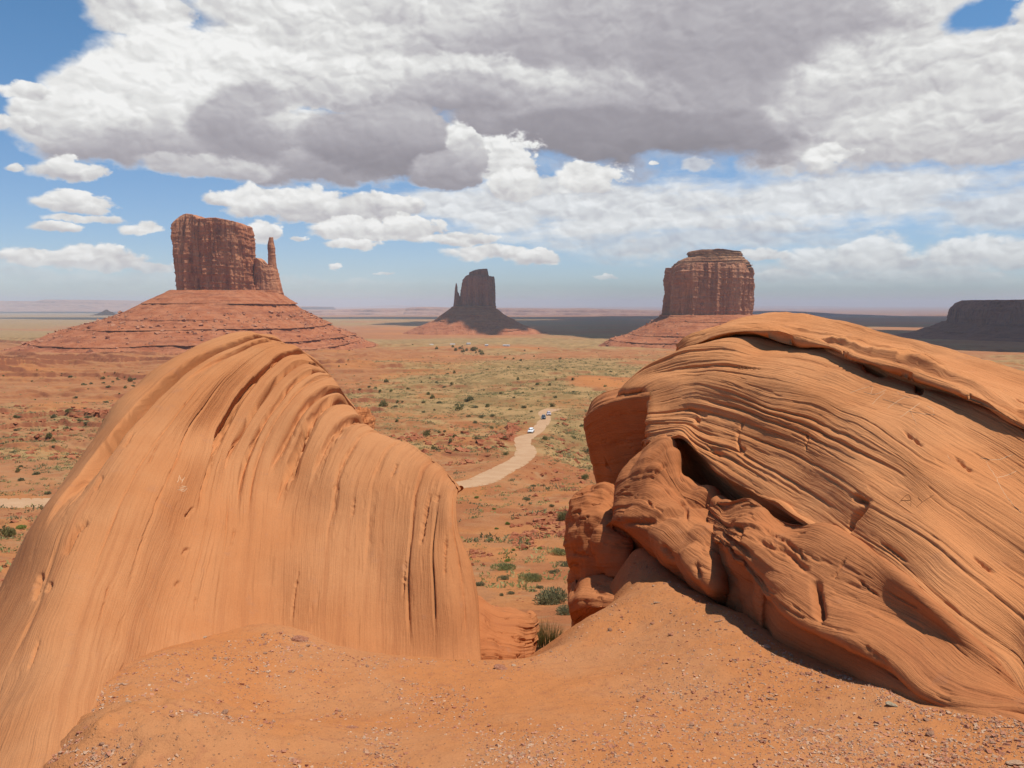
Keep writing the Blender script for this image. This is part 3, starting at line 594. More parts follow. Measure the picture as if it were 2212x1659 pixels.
# cap slab
S1 = pp((1475, 760, 9.2), (1500, 745, 8.9), (1540, 728, 8.6), (1610, 716, 8.1), (1733, 740, 7.3), (1803, 752, 6.8), (1862, 778, 6.3), (1930, 798, 5.95), (2000, 823, 5.6), (2067, 845, 5.3), (2137, 874, 5.0), (2212, 918, 4.72), (2450, 1050, 3.9), (2700, 1250, 3.1))
S1b = pp((1473, 752, 9.25), (1496, 730, 9.1), (1540, 714, 8.85), (1612, 704, 8.4), (1733, 726, 7.6), (1803, 738, 7.1), (1870, 762, 6.6), (1940, 780, 6.25), (2010, 802, 5.9), (2075, 824, 5.6), (2140, 850, 5.3), (2212, 888, 5.0), (2450, 1000, 4.1), (2700, 1190, 3.3))
S2 = pp((1476, 744, 9.4), (1500, 718, 9.4), (1550, 701, 9.2), (1625, 689, 8.8), (1740, 703, 8.1), (1810, 714, 7.7), (1885, 738, 7.2), (1950, 755, 6.85), (2020, 775, 6.45), (2090, 797, 6.1), (2150, 817, 5.8), (2212, 842, 5.5), (2450, 930, 4.5), (2700, 1080, 3.6))
S3 = pp((1480, 741, 9.8), (1516, 712, 9.9), (1563, 695, 9.7), (1633, 676, 9.3), (1674, 670, 9.1), (1715, 673, 8.8), (1774, 683, 8.4), (1833, 694, 8.0), (1890, 708, 7.6), (1950, 724, 7.2), (2067, 753, 6.6), (2212, 795, 5.9), (2450, 860, 4.9), (2700, 980, 4.0))
S0 = off(S1, .02, .45, .02); S00 = off(S1, .05, .9, -.4)
G, U, SU = loft([S00, S0, S1, S1b, S2, S3, off(S3, .05, .5, -.06), off(S3, .3, 1.6, -.7), off(S3, .6, 2.6, -2.5)], 420, 900)
G, sg = strata_disp(G, U, [(1.3, 0.05, 0.12), (5, 0.012, 0.15)], 0.05, 0.005, [(2.75, 0.22, 0.09, 0.30, 0.85), (3.3, 0.15, 0.05, 0.45, 0.95), (3.75, 0.12, 0.04, 0.2, 0.6)], lambda a, b: 0.15 + 0.85 * (1 - sstep(a, 3.2, 4.4)), 3.3, -1)
piece("cap_slab", G, sg, SU, 9.0, M_right)
CAP = G
# main body, ribs follow the bedding
def hidden_start(r, a=0.12, b=0.55, c=-0.10): return [r[0] + np.array([a * 1.5, b * 2, c * 4]), r[0] + np.array([a * .3, b * .5, c])] + r
g0 = ppf((1.03, 1.03, 1.01), (1475, 772, 9.1), (1500, 757, 8.9), (1540, 737, 8.6), (1610, 728, 8.15), (1733, 748, 7.35), (1803, 762, 6.85), (1862, 792, 6.3), (1930, 812, 5.95), (2000, 838, 5.58), (2067, 858, 5.28), (2137, 886, 5.0), (2212, 932, 4.7), (2450, 1065, 3.85), (2700, 1300, 3.0))
g1 = pp((1349, 841, 9.0), (1387, 804, 8.9), (1422, 781, 8.75), (1475, 757, 8.5), (1540, 750, 8.2), (1610, 758, 7.75), (1733, 780, 7.0), (1862, 818, 6.15), (1997, 866, 5.45), (2137, 930, 4.9), (2212, 975, 4.6), (2450, 1120, 3.75), (2700, 1350, 2.95))
g2 = ppf((0.96, 0.945, 0.98), (1358, 843, 8.8), (1400, 815, 8.7), (1440, 800, 8.5), (1500, 787, 8.15), (1570, 785, 7.7), (1650, 797, 7.2), (1780, 830, 6.5), (1900, 868, 5.95), (2050, 930, 5.25), (2137, 980, 4.85), (2212, 1030, 4.5), (2450, 1190, 3.65), (2700, 1420, 2.9))
m1 = ppf((0.925, 0.91, 0.95), (1399, 846, 8.4), (1425, 832, 8.25), (1481, 818, 8.0), (1560, 825, 7.45), (1657, 858, 6.85), (1745, 872, 6.45), (1833, 905, 6.0), (1921, 955, 5.5), (2009, 1015, 5.05), (2096, 1068, 4.65), (2212, 1150, 4.2), (2430, 1320, 3.4), (2650, 1560, 2.75))
m15 = ppf((0.92, 0.9, 0.95), (1398, 876, 8.2), (1440, 868, 8.0), (1490, 858, 7.75), (1560, 868, 7.3), (1650, 898, 6.7), (1740, 930, 6.2), (1830, 975, 5.7), (1921, 1018, 5.3), (2009, 1085, 4.85), (2096, 1155, 4.45), (2212, 1245, 4.0), (2430, 1420, 3.25), (2650, 1650, 2.65))
m2 = ppf((0.905, 0.895, 0.935), (1397, 906, 8.0), (1440, 900, 7.8), (1481, 903, 7.6), (1540, 918, 7.2), (1598, 938, 6.8), (1715, 982, 6.1), (1803, 1030, 5.6), (1874, 1078, 5.2), (2009, 1164, 4.6), (2126, 1258, 4.15), (2212, 1335, 3.85), (2400, 1500, 3.15), (2600, 1740, 2.55))
m25 = ppf((0.92, 0.913, 0.96), (1397, 932, 7.9), (1440, 925, 7.65), (1475, 925, 7.45), (1510, 950, 7.15), (1585, 980, 6.65), (1668, 1030, 6.05), (1740, 1070, 5.6), (1820, 1130, 5.15), (1950, 1220, 4.5), (2068, 1325, 4.02), (2212, 1440, 3.6), (2350, 1580, 3.0), (2550, 1800, 2.45))
m3 = ppf((0.93, 0.916, 0.99), (1400, 955, 7.75), (1440, 950, 7.5), (1469, 943, 7.3), (1510, 980, 7.0), (1551, 1011, 6.65), (1622, 1056, 6.1), (1700, 1105, 5.55), (1774, 1155, 5.12), (1891, 1215, 4.65), (2009, 1305, 4.15), (2126, 1412, 3.7), (2212, 1510, 3.35), (2350, 1640, 2.9), (2500, 1850, 2.4))
ribsM = [off(g0, .05, .9, -.25), off(g0, .02, .4, -.05), g0, g1, g2, m1, m15, m2, m25, m3]
ribsM += [off(m3, .02, .28, -.03), off(m3, .10, .75, -.30), off(m3, .15, .8, -1.2)]
ribsM = [hidden_start(r) for r in ribsM]
G, U, SU = loft(ribsM, 860, 900)
def amp_m(Ug, V): return 0.07 + 0.65 * np.exp(-((Ug - 5.6) / 0.9) ** 4) * sstep(V, 0.12, 0.32) * (1 - sstep(V, 0.60, 0.74)) + 0.75 * sstep(Ug, 5.6, 6.6) * (1 - sstep(V, 0.30, 0.55)) + 0.5 * np.exp(-((Ug - 3.6) / 0.5) ** 2) * (1 - sstep(V, 0.3, 0.5)) + 0.30 * sstep(Ug, 6.5, 7.5)
def amp_old(Ug, V): return 0.10 + 0.90 * np.clip(sstep(Ug, 4.6, 5.4) * (0.5 + 0.9 * (1 - sstep(V, 0.45, 0.72))) + sstep(Ug, 2.0, 2.6) * (1 - sstep(Ug, 3.1, 3.6)) * (1 - 0.7 * sstep(V, .4, .6)), 0, 1.4)
grM = [(3.05, 0.3, 0.027, 0.12, 0.42), (3.95, 0.25, 0.032, 0.18, 0.45), (4.3, 0.15, 0.011, 0.2, 0.55), (5.45, 0.16, 0.027, 0.30, 0.66), (5.72, 0.18, 0.032, 0.28, 0.66), (6.05, 0.2, 0.027, 0.22, 0.60), (6.5, 0.22, 0.032, 0.10, 0.5), (6.9, 0.14, 0.016, 0.2, 0.8), (7.35, 0.25, 0.038, 0.08, 0.36),
       (7.75, 0.2, 0.027, 0.14, 0.62), (8.2, 0.22, 0.027, 0.10, 0.5), (8.6, 0.18, 0.022, 0.1, 0.45), (7.1, 0.12, 0.016, 0.5, 0.9), (4.75, 0.07, 0.008, 0.5, 0.85), (5.2, 0.07, 0.010, 0.6, 0.95), (8.0, 0.1, 0.013, 0.55, 0.92)]
G, sg = strata_disp(G, U, [(1.1, 0.013, 0.07), (3.1, 0.008, 0.08), (7.3, 0.0045, 0.15), (13, 0.003, 0.25)], 0.06, 0.003, grM, amp_m, 8.1, 1)
# the step fracture across the bedding in the lower middle of the slope
for pts_, w_, dp_ in [([(1876, 1082), (1862, 1105), (1845, 1120), (1830, 1152)], 5, 0.12), ([(1840, 1072), (1862, 1080), (1876, 1086)], 7, 0.14), ([(1862, 788), (1895, 800), (1921, 806)], 9, 0.10), ([(1975, 836), (1997, 842)], 8, 0.12), ([(1600, 985), (1592, 940), (1612, 900)], 2.5, 0.04),
                      ([(1740, 975), (1745, 930)], 2, 0.03), ([(2060, 985), (2100, 1020)], 3, 0.05), ([(1950, 930), (1995, 965)], 3, 0.05), ([(1480, 880), (1530, 900)], 4, 0.07), ([(1525, 960), (1560, 985)], 6, 0.08), ([(1500, 905), (1512, 912)], 7, 0.08), ([(1590, 965), (1610, 975)], 6, 0.07), ([(2100, 1200), (2150, 1240)], 3, 0.05), ([(1900, 1170), (1960, 1215)], 3, 0.05)]:
    G = crack(G, pts_, w_, dp_)
piece("bedded_slope", G, sg, SU, 9.0, M_right)
MAIN = G
# shaded block at the left
b1 = pp((1268, 905, 9.9), (1278, 880, 9.75), (1300, 862, 9.5), (1335, 850, 9.15), (1370, 843, 8.8), (1402, 841, 8.4))
b2 = pp((1263, 905, 9.75), (1275, 890, 9.4), (1300, 874, 9.05), (1335, 864, 8.75), (1370, 858, 8.5), (1402, 858, 8.25))
b3 = pp((1264, 925, 9.8), (1276, 915, 9.5), (1300, 905, 9.15), (1335, 897, 8.85), (1370, 892, 8.6), (1402, 892, 8.35))
b4 = pp((1275, 985, 10.0), (1288, 980, 9.8), (1310, 980, 9.5), (1340, 975, 9.15), (1370, 970, 8.85), (1405, 965, 8.6))
b5 = pp((1286, 1030, 10.1), (1300, 1030, 9.95), (1320, 1030, 9.65), (1345, 1025, 9.3), (1370, 1020, 9.05), (1405, 1010, 8.8))
b6 = pp((1300, 1090, 10.3), (1315, 1090, 10.1), (1330, 1090, 9.9), (1350, 1085, 9.6), (1375, 1080, 9.3), (1405, 1070, 9.0))
bl = [off(b1, .2, 1.6, -.5), off(b1, .05, .6, -.03), b1, b2, b3, b4, b5, b6]
bl = [[r[0] + np.array([.30, 1.2, -.25]), r[0] + np.array([.05, .35, -.02])] + r for r in bl]
G, sg, SU = blob_loft(bl, 300, 260, [(1.5, 0.015, 0.15)], 0.03, 0.004, 6.6, [(2.6, .12, .03, .3, .95)])
G = crack(G, [(1305, 985), (1310, 1005), (1322, 1020)], 2.0, 0.06)
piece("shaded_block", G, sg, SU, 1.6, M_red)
# knob and smooth bulge under the overhang
a1 = pp((1350, 1000, 7.9), (1372, 978, 7.75), (1405, 964, 7.6), (1438, 953, 7.5), (1452, 985, 7.3), (1462, 1035, 7.1), (1485, 1055, 6.95), (1530, 1074, 6.7), (1560, 1098, 6.45), (1585, 1108, 6.3))
a2 = pp((1326, 1035, 7.7), (1350, 1020, 7.55), (1385, 1010, 7.4), (1425, 1012, 7.25), (1450, 1050, 7.05), (1480, 1085, 6.85), (1520, 1105, 6.6), (1550, 1130, 6.4), (1580, 1140, 6.25))
a3 = pp((1313, 1085, 7.55), (1335, 1075, 7.35), (1370, 1075, 7.15), (1410, 1085, 6.85), (1445, 1110, 6.6), (1480, 1135, 6.36), (1520, 1160, 6.12), (1548, 1180, 5.98), (1570, 1190, 5.95))
a4 = pp((1312, 1125, 7.4), (1335, 1120, 7.15), (1370, 1130, 6.8), (1405, 1155, 6.5), (1440, 1180, 6.22), (1475, 1205, 5.98), (1510, 1235, 5.75), (1540, 1258, 5.6), (1562, 1270, 5.65))
a5 = pp((1325, 1160, 7.7), (1345, 1160, 7.5), (1375, 1172, 7.35), (1408, 1200, 7.1), (1440, 1228, 6.8), (1475, 1252, 6.5), (1515, 1285, 6.2), (1545, 1305, 6.1), (1575, 1320, 6.0))
a6 = off(a5, .05, .15, -.25); a7 = off(a5, .05, .2, -1.0)
al = [off(a1, .1, .9, -.8), off(a1, .03, .35, -.14), a1, a2, a3, a4, a5, a6, a7]
al = [[r[0] + np.array([.28, .8, -.6]), r[0] + np.array([.07, .25, -.22])] + r + [r[-1] + np.array([.06, .25, -.05]), r[-1] + np.array([.0, .8, -.1])] for r in al]
G, sg, SU = blob_loft(al, 420, 420, [(0.9, 0.02, 0.12), (2.6, 0.009, 0.15)], 0.09, 0.008, 9.4, (), 0.11)
for pts_, w_, dp_ in [([(1464, 1081), (1482, 1096), (1485, 1125)], 2.5, 0.08), ([(1396, 1082), (1408, 1092)], 2, 0.05), ([(1430, 1175), (1455, 1215)], 5, 0.10), ([(1500, 1215), (1512, 1250)], 6, 0.10), ([(1400, 1040), (1440, 1000)], 4, 0.06), ([(1340, 1130), (1420, 1125)], 7, 0.10)]: G = crack(G, pts_, w_, dp_)
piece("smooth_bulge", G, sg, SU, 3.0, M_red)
# long lower bulge along the sand
t1 = ppf((0.94, 0.925, 1.0), (1567, 1108, 6.05), (1590, 1098, 5.9), (1630, 1092, 5.7), (1700, 1135, 5.35), (1774, 1160, 5.0), (1891, 1222, 4.55), (2009, 1308, 4.07), (2126, 1412, 3.64), (2212, 1500, 3.34), (2400, 1700, 2.7))
t2 = ppf((0.965, 0.965, 1.0), (1566, 1140, 5.7), (1592, 1152, 5.38), (1645, 1180, 5.06), (1715, 1225, 4.76), (1788, 1265, 4.5), (1895, 1310, 4.2), (2009, 1360, 3.88), (2120, 1450, 3.5), (2212, 1520, 3.25), (2400, 1720, 2.62))
t3 = pp((1572, 1185, 5.5), (1596, 1215, 5.15), (1636, 1262, 4.85), (1675, 1298, 4.58), (1755, 1354, 4.18), (1842, 1388, 3.88), (1890, 1410, 3.75), (1940, 1440, 3.62), (2010, 1500, 3.42), (2110, 1535, 3.25), (2212, 1540, 3.18), (2400, 1740, 2.55))
t4 = pp((1575, 1225, 6.0), (1605, 1240, 5.75), (1650, 1265, 5.35), (1705, 1300, 4.98), (1785, 1350, 4.55), (1880, 1402, 4.14), (1985, 1455, 3.75), (2100, 1505, 3.38), (2212, 1560, 3.12), (2400, 1760, 2.5))
t5 = pp((1560, 1290, 6.5), (1600, 1310, 6.15), (1650, 1340, 5.7), (1705, 1375, 5.25), (1785, 1422, 4.72), (1870, 1460, 4.3), (1965, 1505, 3.88), (2080, 1545, 3.42), (2212, 1585, 3.1), (2400, 1790, 2.48))
t4 = [q_ + np.array([.03, float(np.interp(q_[0] / q_[1], [.30, .46, .56, .68], [.38, .30, .10, .01])), -.03]) for q_ in t3]
t5 = [q_ + np.array([0, float(np.interp(q_[0] / q_[1], [.30, .46, .56, .68], [.30, .22, .06, .0])), 0]) for q_ in pp((1560, 1305, 5.6), (1600, 1325, 5.25), (1650, 1362, 4.85), (1705, 1400, 4.45), (1785, 1440, 4.1), (1870, 1474, 3.82), (1965, 1518, 3.48), (2080, 1550, 3.25), (2212, 1585, 3.05), (2400, 1790, 2.48))]
tl = [off(t1, .1, 1.0, -.6), off(t1, .03, .35, -.02), t1, t2, t3, t4, t5, off(t5, .03, .1, -.9)]
tl = [[r[0] + np.array([.05, .7, -.1]), r[0] + np.array([.0, .2, -.02])] + r for r in tl]
G, U, SU = loft(tl, 420, 760)
G, sg = strata_disp(G, U, [(0.8, 0.035, 0.12), (2.8, 0.02, 0.12), (8, 0.006, 0.3)], 0.06, 0.005, [(3.3, .3, .10, .08, .34), (3.8, .3, .12, .10, .42), (2.6, .3, .06, .08, .25)], lambda a, b: 0.08 + 0.92 * (1 - sstep(b, 0.28, 0.5)), 4.9, 1, 0.06)
# gully between the two bulges of the lower face
G = G + np.array([0.10, 0.35, 0.0]) * (0.35 * np.exp(-((np.linspace(0, 1, 760)[None, :] - 0.43) / 0.022) ** 2) * sstep(U[:, None], 3.4, 4.6))[..., None]
for pts_, w_, dp_ in [([(1760, 1250), (1768, 1300), (1772, 1345)], 9, 0.14), ([(1620, 1160), (1700, 1190), (1750, 1240)], 6, 0.08), ([(1640, 1135), (1700, 1170), (1745, 1215)], 4, 0.07), ([(1600, 1130), (1590, 1170)], 7, 0.08), ([(1830, 1200), (1800, 1250)], 2, 0.03), ([(1850, 1250), (1900, 1290)], 2.5, 0.04), ([(1860, 1390), (1920, 1440)], 4, 0.06)]: G = crack(G, pts_, w_, dp_)
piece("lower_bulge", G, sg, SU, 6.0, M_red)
# column at the far left foot
k1 = pp((1262, 1088, 8.5), (1278, 1068, 8.4), (1296, 1060, 8.3), (1320, 1075, 8.2), (1345, 1100, 8.0))
k2 = pp((1246, 1125, 8.35), (1262, 1115, 8.15), (1290, 1112, 7.95), (1320, 1122, 7.75), (1350, 1140, 7.6))
k3 = pp((1244, 1170, 8.25), (1260, 1165, 8.0), (1290, 1163, 7.75), (1320, 1168, 7.5), (1352, 1178, 7.4))
k4 = pp((1250, 1225, 8.2), (1265, 1225, 7.95), (1292, 1225, 7.7), (1322, 1228, 7.45), (1350, 1228, 7.3))
k5 = pp((1262, 1272, 8.1), (1275, 1272, 7.9), (1298, 1273, 7.65), (1322, 1272, 7.4), (1343, 1268, 7.25))
kl = [off(k1, .1, .9, -.5), off(k1, .02, .3, -.05), k1, k2, k3, k4, k5, off(k5, .0, .1, -1.2)]
kl = [[r[0] + np.array([.15, .9, -.1]), r[0] + np.array([.03, .25, -.02])] + r + [r[-1] + np.array([.05, .3, 0]), r[-1] + np.array([.0, .9, 0])] for r in kl]
G, sg, SU = blob_loft(kl, 260, 260, [(1.2, 0.015, 0.15), (3, 0.008, 0.2)], 0.16, 0.016, 12.4, (), 0.12)
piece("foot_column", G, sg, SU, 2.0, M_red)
# overhanging stub that ends in the sand beside the dark hollow
f1 = pp((1246, 1290, 7.4), (1262, 1274, 7.3), (1300, 1270, 7.1), (1345, 1275, 6.8), (1385, 1262, 6.7))
f2 = pp((1232, 1305, 7.3), (1252, 1292, 7.05), (1290, 1290, 6.8), (1330, 1292, 6.55), (1370, 1285, 6.5))
f3 = pp((1233, 1322, 7.25), (1256, 1312, 6.95), (1285, 1312, 6.7), (1320, 1312, 6.5), (1350, 1308, 6.4))
f4 = pp((1245, 1338, 7.3), (1262, 1328, 7.05), (1282, 1324, 6.85), (1310, 1322, 6.6), (1340, 1330, 6.45))
f5 = pp((1243, 1352, 7.5), (1262, 1350, 7.35), (1282, 1345, 7.2), (1310, 1345, 6.9), (1340, 1350, 6.6))
fl = [off(f1, .1, .8, -.3), off(f1, .02, .25, -.02), f1, f2, f3, f4, f5, off(f5, .0, .1, -1.2)]
fl = [[r[0] + np.array([.12, .8, -.1]), r[0] + np.array([.03, .2, -.02])] + r for r in fl]
G, sg, SU = blob_loft(fl, 200, 220, [(1.2, 0.02, 0.15)], 0.05, 0.010, 15.4, (), 0.05)
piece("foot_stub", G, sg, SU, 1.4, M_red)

# scratches people cut into the rocks: thin pale ribbons lying on the surface
def proj(G):
    d = G.reshape(-1, 3) - EYE; zc = d[:, 1] * cp - d[:, 2] * sp; yc = d[:, 1] * sp + d[:, 2] * cp
    return np.stack([1106 + F * d[:, 0] / zc, 829.5 - F * yc / zc], -1), zc
def surf_lookup(G, dmax=9.0):
    pr, zc = proj(G); Gr = G.reshape(-1, 3); N = normals(G); N = (N * facing(G, N)).reshape(-1, 3)
    def f(px, py):
        d = (pr[:, 0] - px) ** 2 + (pr[:, 1] - py) ** 2; c = np.where(d < dmax)[0]
        k = c[np.argmin(zc[c])] if len(c) else int(d.argmin()); return Gr[k], N[k]
    return f
def ribbons(name, strokes, look, wid, mat, lift=0.003):
    V, Fc = [], []
    for st in strokes:
        pts = resample(np.array([(a, b, 0) for a, b in st], float), max(4, int(sum(math.hypot(st[i+1][0]-st[i][0], st[i+1][1]-st[i][1]) for i in range(len(st)-1)) / 2.5)))
        pn = [look(q[0], q[1]) for q in pts]; ps = np.array([a[0] for a in pn]); ns = np.array([a[1] for a in pn])
        if len(ps) > 5:
            ps[1:-1] = (ps[:-2] + ps[1:-1] * 2 + ps[2:]) / 4
        tg = np.gradient(ps, axis=0); sd_ = np.cross(tg, ns); sd_ /= np.linalg.norm(sd_, axis=1, keepdims=True) + 1e-9
        t = np.linspace(0, 1, len(ps)); ww = wid * (0.35 + 0.65 * np.sin(math.pi * np.clip(t * 0.9 + 0.05, 0, 1))) * (0.8 + 0.4 * rng.random(len(ps)))
        b = len(V)
        for i in range(len(ps)):
            e = ps[i] + ns[i] * lift
            V += [e - sd_[i] * ww[i] - ns[i] * lift * 2, e, e + sd_[i] * ww[i] - ns[i] * lift * 2]
        for i in range(len(ps) - 1):
            k = b + i * 3; Fc += [(k, k + 1, k + 4, k + 3), (k + 1, k + 2, k + 5, k + 4)]
    return new_mesh(name, np.array(V), np.array(Fc), [mat])
m_scr, n_, b_ = material("scratched_rock", 0.95, 0.05)
ns_ = n_.noise(n_.n('ShaderNodeTexCoord').outputs['Object'], 60.0, 3.0); n_.l.new(n_.mix(ns_.outputs[0], (0.52, 0.30, 0.16), (0.62, 0.40, 0.24)), b_.inputs['Base Color'])
m_inc, n_, b_ = material("incised_rock", 0.95, 0.05)
ns_ = n_.noise(n_.n('ShaderNodeTexCoord').outputs['Object'], 60.0, 3.0); n_.l.new(n_.mix(ns_.outputs[0], (0.24, 0.09, 0.035), (0.32, 0.13, 0.055)), b_.inputs['Base Color'])
def z8(L): return [[(1782 + x * .2115, 783 + y * .2115) for x, y in s] for s in L]
lookM = surf_lookup(MAIN)
scr = z8([[(250, 300), (380, 255), (490, 230)], [(490, 230), (472, 280), (460, 310)], [(390, 290), (500, 315), (620, 270)], [(600, 300), (540, 350), (480, 415)], [(590, 365), (690, 395), (790, 430)], [(820, 340), (720, 395), (635, 455)],
          [(740, 285), (765, 325)], [(790, 325), (860, 348), (950, 335)], [(970, 400), (860, 480), (765, 550)], [(1040, 435), (1085, 455), (1112, 480), (1105, 500)], [(860, 485), (985, 512), (1118, 525)], [(855, 485), (905, 555), (925, 590), (935, 630)],
          [(1590, 965), (1750, 985), (1920, 930)], [(1760, 1165), (1860, 1140), (1950, 1100)], [(1250, 930), (1262, 960), (1280, 985)], [(1640, 1000), (1720, 1120), (1800, 1270), (1900, 1420), (2010, 1540)]])
for i0, i1 in ((0, 4), (4, 8), (8, 12), (12, 13), (13, 14), (14, 15), (15, 16)):
    child("scratched_letter" if i1 < 13 else "scratch", ribbons("scratched_letter", scr[i0:i1], lookM, 0.0028, m_scr), OUT, label="thin pale scratched letter on the bright upper slope" if i1 < 13 else "thin pale scratch on the slope")
inc = z8([[(740, 1440), (790, 1380), (850, 1340), (875, 1400), (870, 1460)], [(770, 1400), (860, 1405)], [(950, 1360), (985, 1420)], [(1100, 1350), (985, 1420), (930, 1470)]])
def z1(L): return [[(1458 + x * .1953, 729 + y * .1953) for x, y in s] for s in L]
inc += z1([[(690, 345), (705, 318), (720, 345)], [(697, 335), (714, 335)], [(745, 345), (748, 320), (765, 340), (785, 318), (795, 345)], [(820, 320), (825, 345)], [(890, 322), (860, 318), (852, 335), (870, 348), (892, 340), (880, 333)], [(925, 318), (910, 332), (925, 347), (945, 335), (938, 320), (925, 318)]])
for i0, i1 in ((0, 2), (2, 4), (4, 6), (6, 7), (7, 8), (8, 9), (9, 10)):
    child("carved_letter", ribbons("carved_letter", inc[i0:i1], lookM, 0.0035, m_inc), OUT, label="faint darker carved letter on the slope")
lookL = surf_lookup(LG)
def z2(L): return [[(324 + x * .0976, 945 + y * .0976) for x, y in s] for s in L]
scl = z2([[(610, 990), (650, 900), (680, 820)], [(680, 850), (705, 930), (760, 900), (790, 870)], [(790, 870), (750, 930), (715, 1010)], [(700, 1050), (830, 1075)], [(660, 1085), (830, 1085)], [(620, 1135), (690, 1155), (740, 1180), (800, 1160), (840, 1100)], [(660, 1130), (800, 1120)], [(700, 1150), (790, 1140)]])
child("scuffed_mark", ribbons("scuffed_mark", scl, lookL, 0.006, m_scr), root, label="pale scuffed mark on the middle of the face")

# ------------------------------------------------------------------ buttes and mesas
def butte_material(name, c1, c2, dark, strata, vert=1.0, sc=1.0):
    m, n, b = material(name, 0.95, 0.08)
    p = n.n('ShaderNodeTexCoord').outputs['Object']
    a = n.noise(n.mul(p, (0.035 * sc, 0.035 * sc, 0.005 * sc)), 1.0, 6.0, 0.6)
    d = n.noise(n.mul(p, (0.13 * sc, 0.13 * sc, 0.012 * sc)), 1.0, 5.0, 0.65)
    h = n.noise(n.mul(p, (0.010 * sc, 0.010 * sc, 0.22 * sc)), 1.0, 5.0, 0.65)
    g = n.noise(p, 0.09 * sc, 5.0, 0.7)
    c = n.mix(n.ss(a.outputs[0], 0.40, 0.60), c1, c2)
    c = n.mix(n.m('MULTIPLY', n.ss(d.outputs[0], 0.50, 0.66), 0.75 * vert), c, dark)
    c = n.mix(n.m('MULTIPLY', n.ss(h.outputs[0], 0.50, 0.62), strata), c, dark)
    c = n.mix(n.ss(g.outputs[0], 0.42, 0.62, 0.0, 0.35), c, tuple(min(1, x * 1.35) for x in c2))
    n.l.new(n.mix(1.0, c, TINT, 'MULTIPLY'), b.inputs['Base Color'])
    bump(n, b, n.m('ADD', n.m('MULTIPLY', d.outputs[0], 1.2 * vert), n.m('ADD', n.m('MULTIPLY', h.outputs[0], 1.0), g.outputs[0])), 0.9, 2.5 / sc)
    return m
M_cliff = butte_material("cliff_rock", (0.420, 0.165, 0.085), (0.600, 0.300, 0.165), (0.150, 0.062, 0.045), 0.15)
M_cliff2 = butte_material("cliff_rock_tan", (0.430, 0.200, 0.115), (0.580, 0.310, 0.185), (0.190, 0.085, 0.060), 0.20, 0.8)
M_shadecliff = butte_material("shaded_cliff_rock", (0.270, 0.115, 0.080), (0.370, 0.175, 0.120), (0.130, 0.060, 0.050), 0.15)  # cliff rock darkened: cloud shadow put into the colour
M_shadetalus = butte_material("shaded_talus_slope", (0.240, 0.100, 0.062), (0.290, 0.130, 0.085), (0.130, 0.060, 0.045), 0.4, 0.1)  # darker copy of the talus colour, with cloud shade painted in
M_talus = butte_material("talus_slope", (0.380, 0.138, 0.062), (0.450, 0.195, 0.100), (0.200, 0.070, 0.042), 0.55, 0.25)
M_cap = butte_material("cap_rock", (0.330, 0.160, 0.090), (0.460, 0.270, 0.160), (0.180, 0.085, 0.060), 0.9, 0.1)
M_boulder = butte_material("fallen_blocks", (0.420, 0.190, 0.110), (0.500, 0.270, 0.170), (0.28, 0.12, 0.08), 0.0, 0.0, 6.0)

